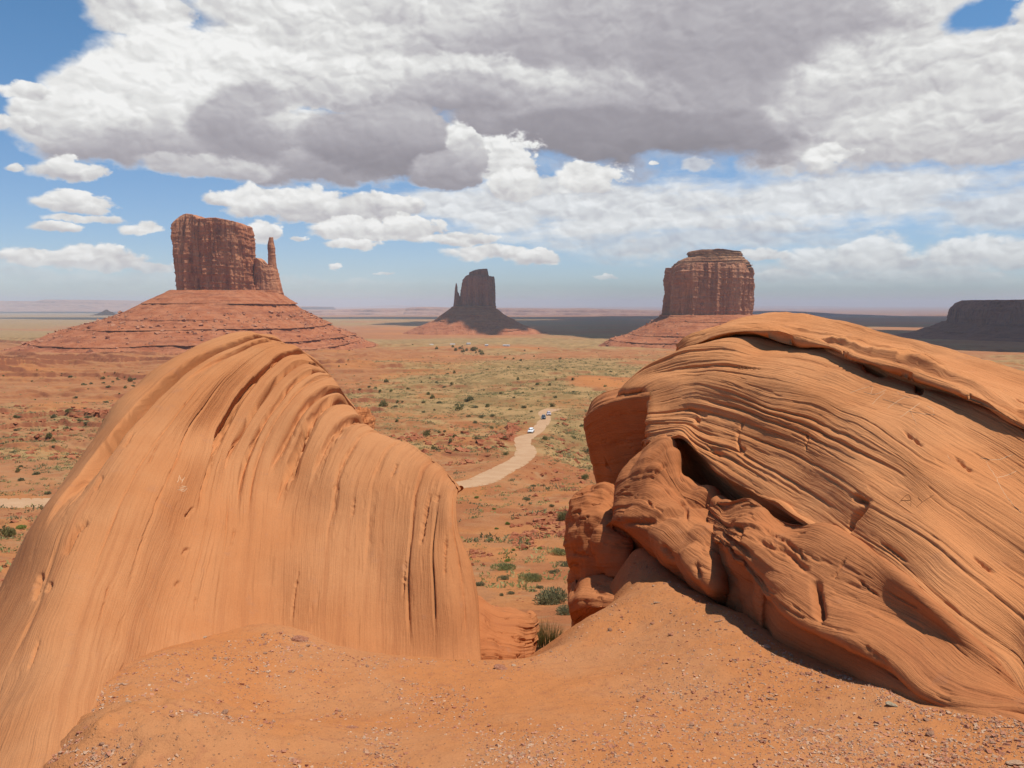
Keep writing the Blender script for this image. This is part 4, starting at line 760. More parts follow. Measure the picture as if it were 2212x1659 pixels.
def wx(px, Y): return P(px, 664, Y)[0]
def wz(py, Y): return P(1106, py, Y)[2]
def ringstack(name, Y, left, right, zt, depth, mat, parent, n_t=120, n_th=700, nexp=3.2, flute=(9, 4, 1.5), top=None, seed=0.0, ledges=0.0, lper=18.0, gully=0.0, yoff=0.0, lips=(), lift=0.0, **props):
    """closed body: left/right are silhouettes [(py, px)...] measured at depth Y; top(x) trims the crest"""
    left, right = sorted(left), sorted(right)
    pys = np.linspace(zt[1], zt[0], n_t)                                   # from base (large py) upwards
    l = np.interp(pys, [a for a, b in left], [b for a, b in left]); r = np.interp(pys, [a for a, b in right], [b for a, b in right])
    xl = np.array([wx(a, Y) for a in l]); xr = np.array([wx(a, Y) for a in r]); z = np.array([wz(a, Y) for a in pys])
    th = np.linspace(0, 2 * math.pi, n_th, endpoint=False)
    c, s = np.cos(th), np.sin(th); k = (np.abs(c) ** nexp + np.abs(s) ** nexp) ** (-1 / nexp); c, s = c * k, s * k
    cx = ((xl + xr) / 2)[:, None]; rx = ((xr - xl) / 2)[:, None]
    ry = rx * depth if np.isscalar(depth) else np.interp(np.linspace(0, 1, n_t), [0, 1], depth)[:, None]
    Zb = z[:, None] + 0 * th[None, :]
    X0 = cx + rx * c[None, :]; Y0 = Y + yoff + ry * s[None, :]
    t = np.linspace(0, 1, n_t)[:, None]
    u = th[None, :] * float(rx.mean())                                     # metres round the body
    disp = flute[0] * ridged(X0 * 0.016 + seed, Y0 * 0.016, Zb * 0.0015, 2) + flute[1] * ridged(X0 * 0.05 + seed, Y0 * 0.05, Zb * 0.004 + 3, 2) + flute[2] * fbm(X0 * 0.16 + seed, Y0 * 0.16, Zb * 0.03, 3)
    disp = disp - (flute[0] + flute[1]) * 0.80
    disp = disp * (0.75 + 0.5 * vnoise(X0 * 0.02 + seed, Y0 * 0.02, Zb * 0.012)); disp = disp + 0.5 * flute[2] * fbm(X0 * 0.02, Y0 * 0.02, Zb * 0.12 + seed, 3) + 0.25 * flute[2] * fbm(X0 * 0.3, Y0 * 0.3, Zb * 0.3, 2)
    if ledges:
        q = (Zb + (0.28 * lper * fbm(X0 * 0.0035 + seed, Y0 * 0.0035, 3.3, 2) if lper > 15 else 0) + 3 * fbm(X0 * 0.008 + seed, Y0 * 0.008, 0.3, 2)) / lper + 1.3 * seed; i = np.floor(q); f = q - i
        a = np.clip((0.5 if lper < 15 else 0.30) + 1.4 * vnoise(i * 1.7, X0 * 0.006 + seed, Y0 * 0.006), 0, 1.3)
        disp = disp + ledges * a * np.where(f > 0.80, (f - 0.80) / 0.03 * (f < 0.83) + (f >= 0.83) * (1 - (f - 0.83) / 0.17 * 0.3), f * 0.0) + ledges * 0.7 * a * (f < 0.3) * (-f) * 0
        q2 = q * 3.3 + 0.4; f2 = q2 - np.floor(q2); disp = disp + ledges * (0.25 if lper < 15 else 0.0) * (f2 > 0.7)
    for lp, la in lips:
        zi = wz(lp, Y) + 2.5 * fbm(X0 * 0.006 + lp, Y0 * 0.006, 0.7, 3); dz = Zb - zi
        disp = disp + la * (0.55 + 0.6 * vnoise(X0 * 0.012 + lp, Y0 * 0.012, 3.3)) * np.where(dz > 0, np.exp(-dz / 9.0), 0.0) * (0.8 + 0.3 * fbm(X0 * 0.08, Y0 * 0.08, lp, 2))
    if gully: disp = disp + gully * (ridged(X0 * 0.010 + seed, Y0 * 0.010, Zb * 0.002, 3) - 0.4) * (1 - t * 0.7)
    X = X0 + disp * c[None, :] / k[None, :] * 1.0; Yy = Y0 + disp * s[None, :] / k[None, :]
    Z = Zb.copy()
    if top is not None:
        tz = np.interp(X[-1], [wx(a, Y) for a, b in top], [wz(b, Y) for a, b in top]) + 1.2 * fbm(X[-1] * 0.06, Yy[-1] * 0.06, seed, 3)
        zb = z[0]; Z = zb + (Zb - zb) * ((tz[None, :] - zb) / (z[-1] - zb))
    rows = [np.stack([X, Yy, Z], -1)]
    for f in np.linspace(0.96, 0.0, 16):
        xx = cx[-1] + (X[-1] - cx[-1]) * f; yy = Y + yoff + (Yy[-1] - Y - yoff) * f
        if top is not None: zz = np.interp(xx, [wx(a, Y) for a, b in top], [wz(b, Y) for a, b in top])
        else: zz = np.full(n_th, z[-1])
        zz = zz + 1.5 * fbm(xx * 0.05, yy * 0.05, seed + 2, 3) + lift * (1 - f)
        rows.append(np.stack([xx, yy, zz], -1)[None])
    A = np.concatenate(rows)
    me = new_mesh(name, A.reshape(-1, 3), grid_faces(A.shape[0], n_th, flip=False, wrap=True), [mat])
    return child(name, me, parent, **props), A
def scatter_blocks(name, n, fpos, size, mat, parent=None, flat=0.7, seed=1, **props):
    """many broken blocks in one mesh (uncountable scatter)"""
    r = np.random.default_rng(seed)
    base = np.array([(-1, -1, -1), (1, -1, -1), (1, 1, -1), (-1, 1, -1), (-.8, -.8, 1), (.8, -.75, 1), (.7, .8, 1), (-.8, .7, 1)], float) * 0.5
    fc = np.array([(0, 3, 2, 1), (4, 5, 6, 7), (0, 1, 5, 4), (1, 2, 6, 5), (2, 3, 7, 6), (3, 0, 4, 7)])
    pos = fpos(n, r); n = len(pos); s = size(pos, r)
    q = r.normal(size=(n, 4)); q /= np.linalg.norm(q, axis=1, keepdims=True); w_, x, y, z = q.T
    Rm = np.stack([np.stack([1-2*(y*y+z*z), 2*(x*y-z*w_), 2*(x*z+y*w_)], -1), np.stack([2*(x*y+z*w_), 1-2*(x*x+z*z), 2*(y*z-x*w_)], -1), np.stack([2*(x*z-y*w_), 2*(y*z+x*w_), 1-2*(x*x+y*y)], -1)], 1)
    v = base[None] * (0.7 + 0.6 * r.random((n, 8, 1))) * np.stack([0.7 + 0.9 * r.random(n), 0.7 + 0.9 * r.random(n), 0.6 + 0.5 * r.random(n)], -1)[:, None]
    v = np.einsum('nij,nkj->nki', Rm, v); v[..., 2] *= flat; v = v * s[:, None, None] + pos[:, None]
    f = (np.arange(n)[:, None, None] * 8 + fc[None]).reshape(-1, 4)
    me = new_mesh(name, v.reshape(-1, 3), f, [mat], smooth=False)
    return child(name, me, parent, **props) if parent else link(name, me, **props)
def on_surface(A, rows, jit=0.6):
    def f(n, r):
        i = (rows[0] + (rows[1] - rows[0]) * r.random(n) ** 0.8) * (A.shape[0] - 18); j = r.random(n) * A.shape[1]
        return A[i.astype(int), j.astype(int)] + r.normal(size=(n, 3)) * jit
    return f

# west butte with the thumb spire
Yw = 1700.0
mw = empty("spired_butte", tuple(P(495, 760, Yw)), label="tall red butte with a thin thumb spire at its right side, behind the striped boulder", category="butte")
ringstack("cliff", Yw, [(700, 372), (627, 378), (596, 376), (535, 374), (497, 377), (480, 380), (468, 384)], [(700, 556), (640, 554), (600, 551), (555, 547), (541, 543), (510, 542), (495, 540), (468, 538)], (468, 700), 0.55, M_cliff, mw, 150, 900,
          4.0, (13, 8, 2.4), [(370, 500), (379, 482), (385, 471), (396, 464), (407, 461), (425, 463), (437, 471), (455, 473), (475, 471), (500, 476), (513, 479), (528, 484), (538, 490), (545, 500)], 2.0, ledges=1.5, lper=9, yoff=28)
ringstack("cliff_shoulder", Yw, [(700, 535), (640, 537), (560, 540)], [(700, 612), (644, 609), (620, 604), (596, 599), (576, 596), (560, 592)], (560, 700), 0.75, M_cliff, mw, 90, 400, 3.0, (5, 4, 1.6),
          [(535, 556), (548, 558), (555, 557), (563, 562), (570, 570), (577, 574), (590, 572), (598, 580)], 5.0, ledges=1.2, lper=9, yoff=24)
ringstack("spire", Yw, [(600, 576), (572, 576), (545, 577), (530, 576), (518, 578), (511, 580)], [(600, 597), (576, 594), (545, 592), (535, 592), (523, 590), (513, 589)], (511, 600), 0.9, M_cliff, mw, 90, 120, 2.6, (1.0, 1.2, 0.7), None, 7.0, ledges=0.6, lper=7, yoff=20)
tl_, TA = ringstack("talus", Yw, [(800, 60), (770, 80), (752, 100), (729, 165), (705, 215), (685, 283), (672, 310), (656, 332), (640, 356), (627, 376)], [(800, 900), (775, 850), (757, 800), (736, 752), (726, 737), (711, 704), (695, 680), (671, 645), (650, 620), (632, 600)], (628, 800), (640.0, 95.0), M_talus, mw, 280, 1100,
                    2.3, (4, 2, 1.3), None, 11.0, ledges=0.0, lper=30, gully=13, lips=((656, 11), (686, 4), (703, 12), (727, 16), (740, 8), (752, 12), (760, 9), (770, 9), (780, 8)))
scatter_blocks("fallen_blocks", 4200, on_surface(TA, (0.12, 0.75)), lambda p, r: 1.1 + 5.5 * r.random(len(p)) ** 6, M_boulder, mw, seed=3, kind='stuff')
# merrick-like butte on the right
Ym = 1900.0
mm = empty("stepped_butte", tuple(P(1530, 730, Ym)), label="broad flat-topped butte with a stepped cap, right of centre above the layered outcrop", category="butte")
ringstack("cliff", Ym, [(720, 1424), (684, 1428), (643, 1430), (600, 1434), (579, 1438)], [(720, 1632), (690, 1631), (652, 1633), (620, 1633), (590, 1630), (579, 1624)], (579, 720), 0.6, M_cliff2, mm, 150, 900, 3.4, (17, 10, 2.6),
          [(1425, 580), (1438, 579), (1452, 578), (1458, 573), (1500, 570), (1600, 571), (1620, 575), (1640, 580)], 4.0, ledges=1.2, lper=12)
ringstack("cap_steps", Ym, [(585, 1450), (573, 1455), (563, 1466), (556, 1482), (553, 1489)], [(585, 1624), (573, 1619), (567, 1616), (560, 1606), (553, 1599)], (552, 585), 0.55, M_cap, mm, 70, 600, 3.0, (2, 2, 1.2), None, 6.0, ledges=4.0, lper=6.5, yoff=5)
ringstack("cap_slab", Ym, [(556, 1487), (545, 1483), (541, 1486)], [(556, 1600), (547, 1601), (543, 1596)], (541, 557), 0.5, M_cap, mm, 30, 500, 3.0, (1, 1, 1.0), [(1480, 546), (1500, 541), (1520, 540), (1553, 539), (1590, 544), (1605, 546)], 8.0, ledges=2.5, lper=5, yoff=6)
tl2, TB = ringstack("talus", Ym, [(775, 1250), (752, 1290), (734, 1321), (724, 1358), (701, 1400), (684, 1426)], [(775, 1850), (752, 1800), (734, 1745), (724, 1710), (701, 1665), (684, 1640)], (680, 775), (330.0, 100.0), M_talus, mm, 200, 900, 2.3, (4, 2, 1.2), None, 3.0, ledges=0.0, lper=20, gully=8, lips=((692, 4), (722, 5), (735, 9), (744, 6)))
scatter_blocks("fallen_blocks", 1300, on_surface(TB, (0.1, 0.9)), lambda p, r: 0.9 + 4.0 * r.random(len(p)) ** 5, M_boulder, mm, seed=5, kind='stuff')
# east butte in the cloud shadow
Ye = 3400.0
me_ = empty("shaded_butte", tuple(P(1030, 720, Ye)), label="smaller dark butte at the centre with a short spire at its left side", category="butte")
ringstack("cliff", Ye, [(700, 990), (665, 992), (634, 995), (605, 998), (596, 1004)], [(700, 1073), (665, 1072), (640, 1070), (615, 1070), (600, 1068), (596, 1066)], (596, 700), 0.8, M_shadecliff, me_, 120, 600, 3.4, (12, 8, 2), [(990, 600), (1000, 597), (1013, 595), (1066, 597), (1075, 602)], 12.0, ledges=1.5, lper=14)
ringstack("cap_slab", Ye, [(600, 1012), (588, 1013), (584, 1024)], [(600, 1057), (589, 1055), (583, 1053)], (584, 600), 0.7, M_shadecliff, me_, 30, 300, 3.0, (2, 2, 1.5), [(1010, 589), (1022, 587), (1028, 583), (1053, 581), (1060, 586)], 9.0, ledges=3, lper=7)
ringstack("spire", Ye, [(700, 976), (662, 979), (640, 981), (622, 983), (612, 984.5)], [(700, 1000), (650, 997), (634, 992), (630, 989), (618, 988.5), (612, 987)], (612, 700), 0.9, M_shadecliff, me_, 60, 120, 2.6, (2, 2, 1), None, 6.5, yoff=4)
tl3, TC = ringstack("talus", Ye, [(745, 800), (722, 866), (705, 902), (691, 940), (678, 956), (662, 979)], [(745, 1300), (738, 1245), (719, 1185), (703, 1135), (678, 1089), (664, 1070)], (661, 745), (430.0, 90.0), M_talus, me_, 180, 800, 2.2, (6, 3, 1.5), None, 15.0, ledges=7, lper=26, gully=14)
# dark mesa at the right edge
Yr_ = 2700.0
mr = empty("dark_mesa", tuple(P(2300, 720, Yr_)), label="dark flat-topped mesa in cloud shadow cut off by the right edge of the view", category="mesa")
ringstack("cliff", Yr_, [(740, 2083), (699, 2087), (668, 2090), (655, 2101), (649, 2112)], [(740, 2700), (650, 2690)], (649, 740), 0.45, M_shadecliff, mr, 120, 1200, 5.0, (12, 6, 2), [(2080, 660), (2100, 652), (2120, 649), (2170, 648), (2700, 646)], 22.0, ledges=2, lper=18)
ringstack("talus", Yr_, [(760, 1880), (734, 1965), (722, 2035), (710, 2065), (697, 2088)], [(760, 2950), (697, 2720)], (697, 760), (640.0, 420.0), M_shadetalus, mr, 140, 1200, 2.6, (8, 5, 2), None, 31.0, ledges=9, lper=26, gully=18)
# far rims
def rim(name, Y, prof_px, base_py, thick, mat, seed, **props):
    X = np.array([P(a, b, Y)[0] for a, b in prof_px]); Zt = np.array([P(a, b, Y)[2] for a, b in prof_px])
    n = 700; x = np.linspace(X[0], X[-1], n); zt = np.interp(x, X, Zt); zb = P(1106, base_py, Y)[2] - 60
    k = Y / 15000
    rough = 900 * k * ridged(x / (2600 * k) + seed, 0.3, seed, 3) + 260 * k * fbm(x / (500 * k), seed, 2.2, 3)
    zt = zt + 7 * k * fbm(x / (900 * k), seed, 0, 3)
    fr = [(0, 0.0, 1.0), (0.0, 0.25, 0.9), (0.0, 0.45, 0.75), (0, 0.6, 0.45), (0, 0.62, 0.2), (0, 0.75, 0.1), (0, 1, 0)]
    rows = []
    for t in np.linspace(0, 1, 26):                       # from the foot of the apron up to the rim
        zf = np.interp(t, [0, 0.45, 0.55, 0.72, 0.78, 1], [0, 0.42, 0.60, 0.72, 0.90, 1.0]); yo = np.interp(t, [0, 0.45, 0.55, 0.72, 0.78, 1], [-1500, -420, -380, -150, -120, 0]) * k
        rows.append(np.stack([x, Y + yo + rough * (1 - 0.3 * t), zb + (zt - zb) * zf], -1))
    rows.append(np.stack([x, Y + thick * 0.5 + 0 * x, zt + 2], -1)); rows.append(np.stack([x, Y + thick + 0 * x, zt], -1)); rows.append(np.stack([x, Y + thick * 1.1 + 0 * x, zb + 0 * x], -1))
    A = np.array(rows)
    return link(name, new_mesh(name, A.reshape(-1, 3), grid_faces(A.shape[0], n, flip=False), [mat]), **props)
M_rim = butte_material("rim_rock", (0.360, 0.200, 0.150), (0.460, 0.300, 0.220), (0.220, 0.120, 0.100), 0.7, 0.3, 0.12)
rim("distant_mesa", 24000, [(-500, 655), (-60, 652), (0, 650.5), (68, 652), (90, 647.5), (197, 648), (268, 653), (330, 657), (480, 660), (640, 664)], 667, 5000, M_rim, 1.0, label="long low pale mesa on the horizon at the far left", category="mesa")
rim("distant_mesa", 15500, [(600, 673), (760, 669), (850, 668), (880, 664), (905, 664), (935, 666), (1000, 667), (1090, 667), (1200, 668), (1300, 669), (1440, 673), (1500, 675)], 682, 4000, M_rim, 4.0, label="long pinkish line of cliffs on the horizon behind the central butte", category="mesa")
rim("distant_mesa", 13000, [(1560, 676), (1640, 674), (1700, 673), (1760, 674), (1850, 679), (1960, 683), (2100, 685), (2250, 686), (2500, 688)], 690, 4000, M_rim, 7.0, label="low line of cliffs on the horizon between the flat-topped butte and the dark mesa", category="mesa")
rim("distant_mountain", 52000, [(1500, 666), (1580, 663.5), (1660, 662), (1745, 660.5), (1800, 662), (1870, 665), (1990, 668), (2100, 669)], 668, 6000, M_rim, 11.0, label="faint blue mountain range on the horizon right of the flat-topped butte", category="mountain")
rim("distant_mountain", 52000, [(700, 668), (770, 663), (830, 660), (900, 663), (1000, 667)], 668, 6000, M_rim, 13.0, label="faint blue mountain on the horizon left of the central butte", category="mountain")
sb = empty("small_butte", tuple(P(230, 678, 9000)), label="tiny pointed dark butte on the plain left of the tall spired butte", category="butte")
ringstack("cliff", 9000, [(672, 223), (669.5, 227)], [(672, 236), (669, 232)], (669, 673), 0.8, M_cliff, sb, 20, 90, 2.5, (3, 2, 2), None, 2.0)
ringstack("talus", 9000, [(681, 195), (678, 210), (672, 223)], [(681, 266), (678, 250), (672, 236)], (671.5, 681), 0.8, M_talus, sb, 40, 200, 2.0, (6, 4, 2), None, 2.0, ledges=3, lper=12)

# ------------------------------------------------------------------ road and cars
m_road, n_, b_ = material("dirt_road", 0.95, 0.1)
p_ = n_.n('ShaderNodeTexCoord').outputs['Object']; r1 = n_.noise(p_, 0.25, 4.0); r2 = n_.noise(p_, 3.0, 4.0, 0.7)
n_.l.new(n_.mix(n_.ss(r2.outputs[0], 0.4, 0.7, 0, 0.4), n_.mix(n_.ss(r1.outputs[0], 0.4, 0.62), (0.430, 0.260, 0.145), (0.470, 0.295, 0.170)), (0.38, 0.19, 0.09)), b_.inputs['Base Color'])
tgr = np.gradient(road_c, axis=0); tgr /= np.linalg.norm(tgr, axis=1, keepdims=True); nr = np.stack([tgr[:, 1], -tgr[:, 0]], -1)
wl = []
for (a, b), y in road_px:
    Yr = float(np.interp(-y, -_py, _Y)); wl.append((Yr, (P(b, y, Yr)[0] - P(a, y, Yr)[0]) / 2))
wl = sorted(wl); half = np.interp(road_c[:, 1], [a for a, b in wl], [max(2.2, min(3.6, b * 0.85)) for a, b in wl])
half = half * (1 + 0.10 * fbm(np.arange(220) * 0.08, 0, 0, 3))
cols = []
for u_ in np.linspace(-1, 1, 9):
    q_ = road_c + nr * (half * u_ * (1 + 0.06 * vnoise(np.arange(220) * 0.35, u_ * 3, 1)))[:, None]; cols.append(np.c_[q_, road_z + 0.08 - 0.06 * u_ * u_])
RD = np.array(cols)
link("road", new_mesh("road", RD.reshape(-1, 3), grid_faces(9, 220, flip=True), [m_road]), kind='structure')

def simple(name, col, rough=0.4, metal=0.0, coat=0.0):
    m, n, b = material(name, rough, 0.5); b.inputs['Metallic'].default_value = metal; b.inputs['Coat Weight'].default_value = coat
    t = n.noise(n.n('ShaderNodeTexCoord').outputs['Object'], 4.0, 4.0)
    n.l.new(n.mix(n.ss(t.outputs[0], 0.35, 0.75, 0, 0.25), tuple(col), tuple(c * 0.75 + 0.06 for c in col)), b.inputs['Base Color']); return m
M_glass = simple("car_glass", (0.02, 0.025, 0.03), 0.08); M_tyre = simple("tyre_rubber", (0.02, 0.02, 0.02), 0.85); M_chrome = simple("wheel_metal", (0.45, 0.45, 0.46), 0.3, 1.0); M_lamp = simple("lamp_lens", (0.85, 0.85, 0.82), 0.1); M_trim = simple("black_trim", (0.03, 0.03, 0.03), 0.6)
def section_body(secs, width, nexp=3.0):
    """secs: list of (y, z0, z1, halfwidth); rounded cross sections swept along y"""
    n = 28; th = np.linspace(0, 2 * math.pi, n, endpoint=False); c, s = np.cos(th), np.sin(th); k = (np.abs(c) ** nexp + np.abs(s) ** nexp) ** (-1 / nexp); rows = []
    for y, z0, z1, hw in secs: rows.append(np.stack([hw * c * k, 0 * c + y, (z0 + z1) / 2 + (z1 - z0) / 2 * s * k], -1))
    A = np.array(rows); V = np.concatenate([A.reshape(-1, 3), A[0].mean(0)[None], A[-1].mean(0)[None]]); q = grid_faces(len(secs), n, wrap=True)
    m = len(secs) * n; t0 = [(m, (j + 1) % n, j) for j in range(n)]; t1 = [(m + 1, m - n + j, m - n + (j + 1) % n) for j in range(n)]
    return V, [q, np.array(t0 + t1)]
def disc_mesh(name, r, w_, mat, n=24):
    th = np.linspace(0, 2 * math.pi, n, endpoint=False); prof_ = [(-w_ / 2, r * 0.55), (-w_ / 2, r * 0.93), (-w_ * 0.35, r), (w_ * 0.35, r), (w_ / 2, r * 0.93), (w_ / 2, r * 0.55)]
    A = np.array([np.stack([0 * th + x, rr * np.cos(th), rr * np.sin(th)], -1) for x, rr in prof_]); V = np.concatenate([A.reshape(-1, 3), [[-w_ * 0.4, 0, 0], [w_ * 0.4, 0, 0]]]); m = 6 * n
    return new_mesh(name, V, [grid_faces(6, n, wrap=True), np.array([(m, (j + 1) % n, j) for j in range(n)] + [(m + 1, m - n + j, m - n + (j + 1) % n) for j in range(n)])], [mat])
def make_car(label, col, loc, rz):
    root_ = empty("suv_car", (0, 0, 0), label=label, category="car")
    paint = simple("car_paint", col, 0.3, 0.0, 0.6)
    V, f = section_body([(-2.32, 0.48, 0.78, 0.78), (-2.25, 0.34, 0.92, 0.88), (-1.9, 0.28, 1.02, 0.93), (-0.9, 0.26, 1.10, 0.95), (0.6, 0.26, 1.14, 0.95), (1.8, 0.28, 1.14, 0.94), (2.2, 0.34, 1.08, 0.90), (2.3, 0.45, 0.95, 0.82)], 0, 4.0)
    o = link("body", new_mesh("car_body", V, f, [paint]), root_)
    V, f = section_body([(-1.15, 0.95, 1.05, 0.74), (-0.45, 0.95, 1.60, 0.70), (-0.2, 0.95, 1.68, 0.68), (1.4, 0.95, 1.68, 0.67), (2.0, 0.95, 1.45, 0.70), (2.15, 0.95, 1.05, 0.74)], 0, 4.0)
    o2 = link("cabin", new_mesh("car_cabin", V, f, [paint]), root_)
    def quad(nm, pts, mat, par=root_):
        v = np.array(pts, float); c = v.mean(0); nrm = np.cross(v[1] - v[0], v[2] - v[1]); nrm /= np.linalg.norm(nrm)
        vv = np.concatenate([v, v + nrm * 0.025]); return link(nm, new_mesh(nm, vv, np.array([(3, 2, 1, 0), (4, 5, 6, 7), (0, 1, 5, 4), (1, 2, 6, 5), (2, 3, 7, 6), (3, 0, 4, 7)]), [mat], smooth=False), par)
    quad("windscreen", [(-0.64, -1.10, 1.07), (0.64, -1.10, 1.07), (0.58, -0.44, 1.56), (-0.58, -0.44, 1.56)], M_glass)
    quad("rear_window", [(0.6, 2.13, 1.12), (-0.6, 2.13, 1.12), (-0.56, 1.97, 1.42), (0.56, 1.97, 1.42)], M_glass)
    for s_ in (-1, 1):
        x = 0.715 * s_; w4 = [(x, -0.75, 1.12), (x, 1.75, 1.12), (x * 0.96, 1.5, 1.52), (x * 0.96, -0.3, 1.52)]
        quad("side_window", w4[::-1] if s_ < 0 else w4, M_glass)
        quad("headlight", [(s_ * 0.72 - 0.15, -2.30, 0.72), (s_ * 0.72 + 0.15, -2.26, 0.72), (s_ * 0.72 + 0.15, -2.22, 0.88), (s_ * 0.72 - 0.15, -2.28, 0.86)], M_lamp)
        for y in (-1.45, 1.45):
            t_ = link("tyre", disc_mesh("tyre", 0.37, 0.25, M_tyre), root_); t_.location = (0.84 * s_, y, 0.37)
            rm = link("rim", disc_mesh("rim", 0.24, 0.27, M_chrome), t_)
        mr_ = link("mirror", new_mesh("mirror", *section_body([(-0.06, 1.05, 1.2, 0.09), (0.06, 1.05, 1.2, 0.09)], 0), [paint]), root_); mr_.location = (1.0 * s_, -0.6, 0)
    quad("grille", [(-0.42, -2.34, 0.50), (0.42, -2.34, 0.50), (0.42, -2.33, 0.70), (-0.42, -2.33, 0.70)], M_trim)
    root_.location = loc; root_.rotation_euler = (0, 0, rz); return root_
def road_at(px, py):
    Yr = float(np.interp(-py, -_py, _Y)); p = P(px, py, Yr); d, z = road_near(p[0], p[1]); p[2] = float(z) + 0.07
    j = int(((road_c - p[None, :2]) ** 2).sum(1).argmin()); t = tgr[j]; return p, math.atan2(t[1], t[0]) + math.pi / 2
for px, py, col, lab in [(1147, 936, (0.82, 0.82, 0.80), "white car driving towards the viewer, nearest on the dirt road"), (1174, 907, (0.035, 0.045, 0.055), "dark grey car on the dirt road between two paler cars"), (1185.5, 898, (0.50, 0.42, 0.42), "silver and reddish car farthest up the dirt road")]:
    p, a = road_at(px, py); make_car(lab, col, p, a + math.pi if math.cos(a + math.pi) > 0 else a)

# ------------------------------------------------------------------ vegetation
def leaf_material(name, c1, c2, c3):
    m, n, b = material(name, 0.8, 0.15)
    oi = n.n('ShaderNodeObjectInfo'); p = n.n('ShaderNodeTexCoord').outputs['Object']; a = n.n('ShaderNodeAttribute', {'attribute_name': 'tint'}).outputs['Fac']
    c = n.mix(a, c1, c2); c = n.mix(n.m('MULTIPLY', oi.outputs['Random'], 0.5), c, c3); cc = n.mix(1.0, c, (0.95, 0.95, 0.9), 'MULTIPLY'); n.l.new(cc, b.inputs['Base Color'])
    tr = n.n('ShaderNodeBsdfTranslucent', None, Color=cc); mx = n.n('ShaderNodeMixShader', None, i0=0.4, i1=b, i2=tr)
    n.l.new(mx.outputs[0], [q for q in m.node_tree.nodes if q.type == 'OUTPUT_MATERIAL'][0].inputs['Surface'])
    return m
M_sage = leaf_material("sage_leaves", (0.170, 0.155, 0.075), (0.360, 0.320, 0.170), (0.230, 0.180, 0.100))
M_juniper = leaf_material("dark_leaves", (0.160, 0.150, 0.060), (0.320, 0.285, 0.115), (0.260, 0.200, 0.100))
M_pale = leaf_material("pale_leaves", (0.300, 0.280, 0.100), (0.460, 0.430, 0.190), (0.400, 0.330, 0.160))
M_bright = leaf_material("bright_leaves", (0.220, 0.260, 0.050), (0.380, 0.400, 0.110), (0.340, 0.320, 0.110))
M_grassm = leaf_material("grass_blades", (0.440, 0.470, 0.140), (0.720, 0.680, 0.310), (0.30, 0.26, 0.10))
M_twig = simple("twig_bark", (0.230, 0.150, 0.100), 0.9)
def leaf_cloud(n, seed, leaf=0.07, flat=0.75, lobes=5, thin=0.5, up=0.5):
    """leaf-sized faces filling a low dome of radius ~1 with several lobes"""
    r = np.random.default_rng(seed)
    cen = np.c_[r.normal(0, 0.38, lobes), r.normal(0, 0.38, lobes), 0.15 + 0.25 * r.random(lobes)]; rad = 0.42 + 0.28 * r.random(lobes)
    k = r.integers(0, lobes, n); d = r.normal(size=(n, 3)); d[:, 2] = np.abs(d[:, 2]) * 0.9 - 0.12; d /= np.linalg.norm(d, axis=1, keepdims=True)
    rr = rad[k] * (0.45 + 0.6 * r.random(n) ** 0.5); c = cen[k] + d * rr[:, None] * np.array([1, 1, flat / 0.75]); c[:, 2] = np.maximum(c[:, 2] * flat, 0.02)
    a = d + r.normal(0, 0.5, (n, 3)) + np.array([0, 0, up]); a /= np.linalg.norm(a, axis=1, keepdims=True)
    b = np.cross(a, r.normal(size=(n, 3))); b /= np.linalg.norm(b, axis=1, keepdims=True); L = leaf * (0.6 + 0.9 * r.random(n))[:, None]
    v = np.stack([c - a * L, c + b * L * thin, c + a * L * 1.2, c - b * L * thin], 1).reshape(-1, 3)
    t = np.repeat(np.clip(r.random(n) * 0.7 + 0.3 * (c[:, 2] / 0.6), 0, 1), 4)
    return v, np.arange(n * 4).reshape(-1, 4), t
def stems(n, seed, L=0.5, w_=0.02, spread=0.7):
    r = np.random.default_rng(seed); V, Fc = [], []
    for i in range(n):
        a = r.random() * 6.283; s = spread * (0.3 + 0.7 * r.random()); p0 = np.array([math.cos(a) * 0.06, math.sin(a) * 0.06, -0.05]); p2 = np.array([math.cos(a) * s * L * 1.4, math.sin(a) * s * L * 1.4, L * (0.7 + 0.5 * r.random())]); p1 = (p0 + p2) / 2 + np.array([0, 0, -0.05]) + r.normal(0, 0.03, 3)
        b = len(V)
        for j, (q_, ww) in enumerate(((p0, w_), (p1, w_ * 0.75), (p2, w_ * 0.35))):
            for kk in range(4): V.append(q_ + np.array([math.cos(kk * 1.571) * ww, math.sin(kk * 1.571) * ww, 0]))
        for j in range(2):
            for kk in range(4): Fc.append((b + j * 4 + kk, b + j * 4 + (kk + 1) % 4, b + j * 4 + 4 + (kk + 1) % 4, b + j * 4 + 4 + kk))
    return np.array(V), np.array(Fc)
def bush_meshes(kind, seed, n):
    mat, flat, leaf = {'sage': (M_sage, 0.62, 0.065), 'juniper': (M_juniper, 0.85, 0.08), 'pale': (M_pale, 0.55, 0.07), 'bright': (M_bright, 0.7, 0.09)}[kind]
    v, f, t = leaf_cloud(n, seed, leaf, flat, 6 if kind != 'bright' else 3, 0.42, 0.3 if kind != 'pale' else 1.2)
    fol = new_mesh(kind + "_foliage", v, f, [mat], smooth=False, attrs={'tint': t}); sv, sf = stems(16, seed, 0.45)
    return fol, new_mesh(kind + "_stems", sv, sf, [M_twig])
NEARB = {k: [bush_meshes(k, 10 + i, 1500) for i in range(3)] for k in ('sage', 'juniper', 'pale', 'bright')}
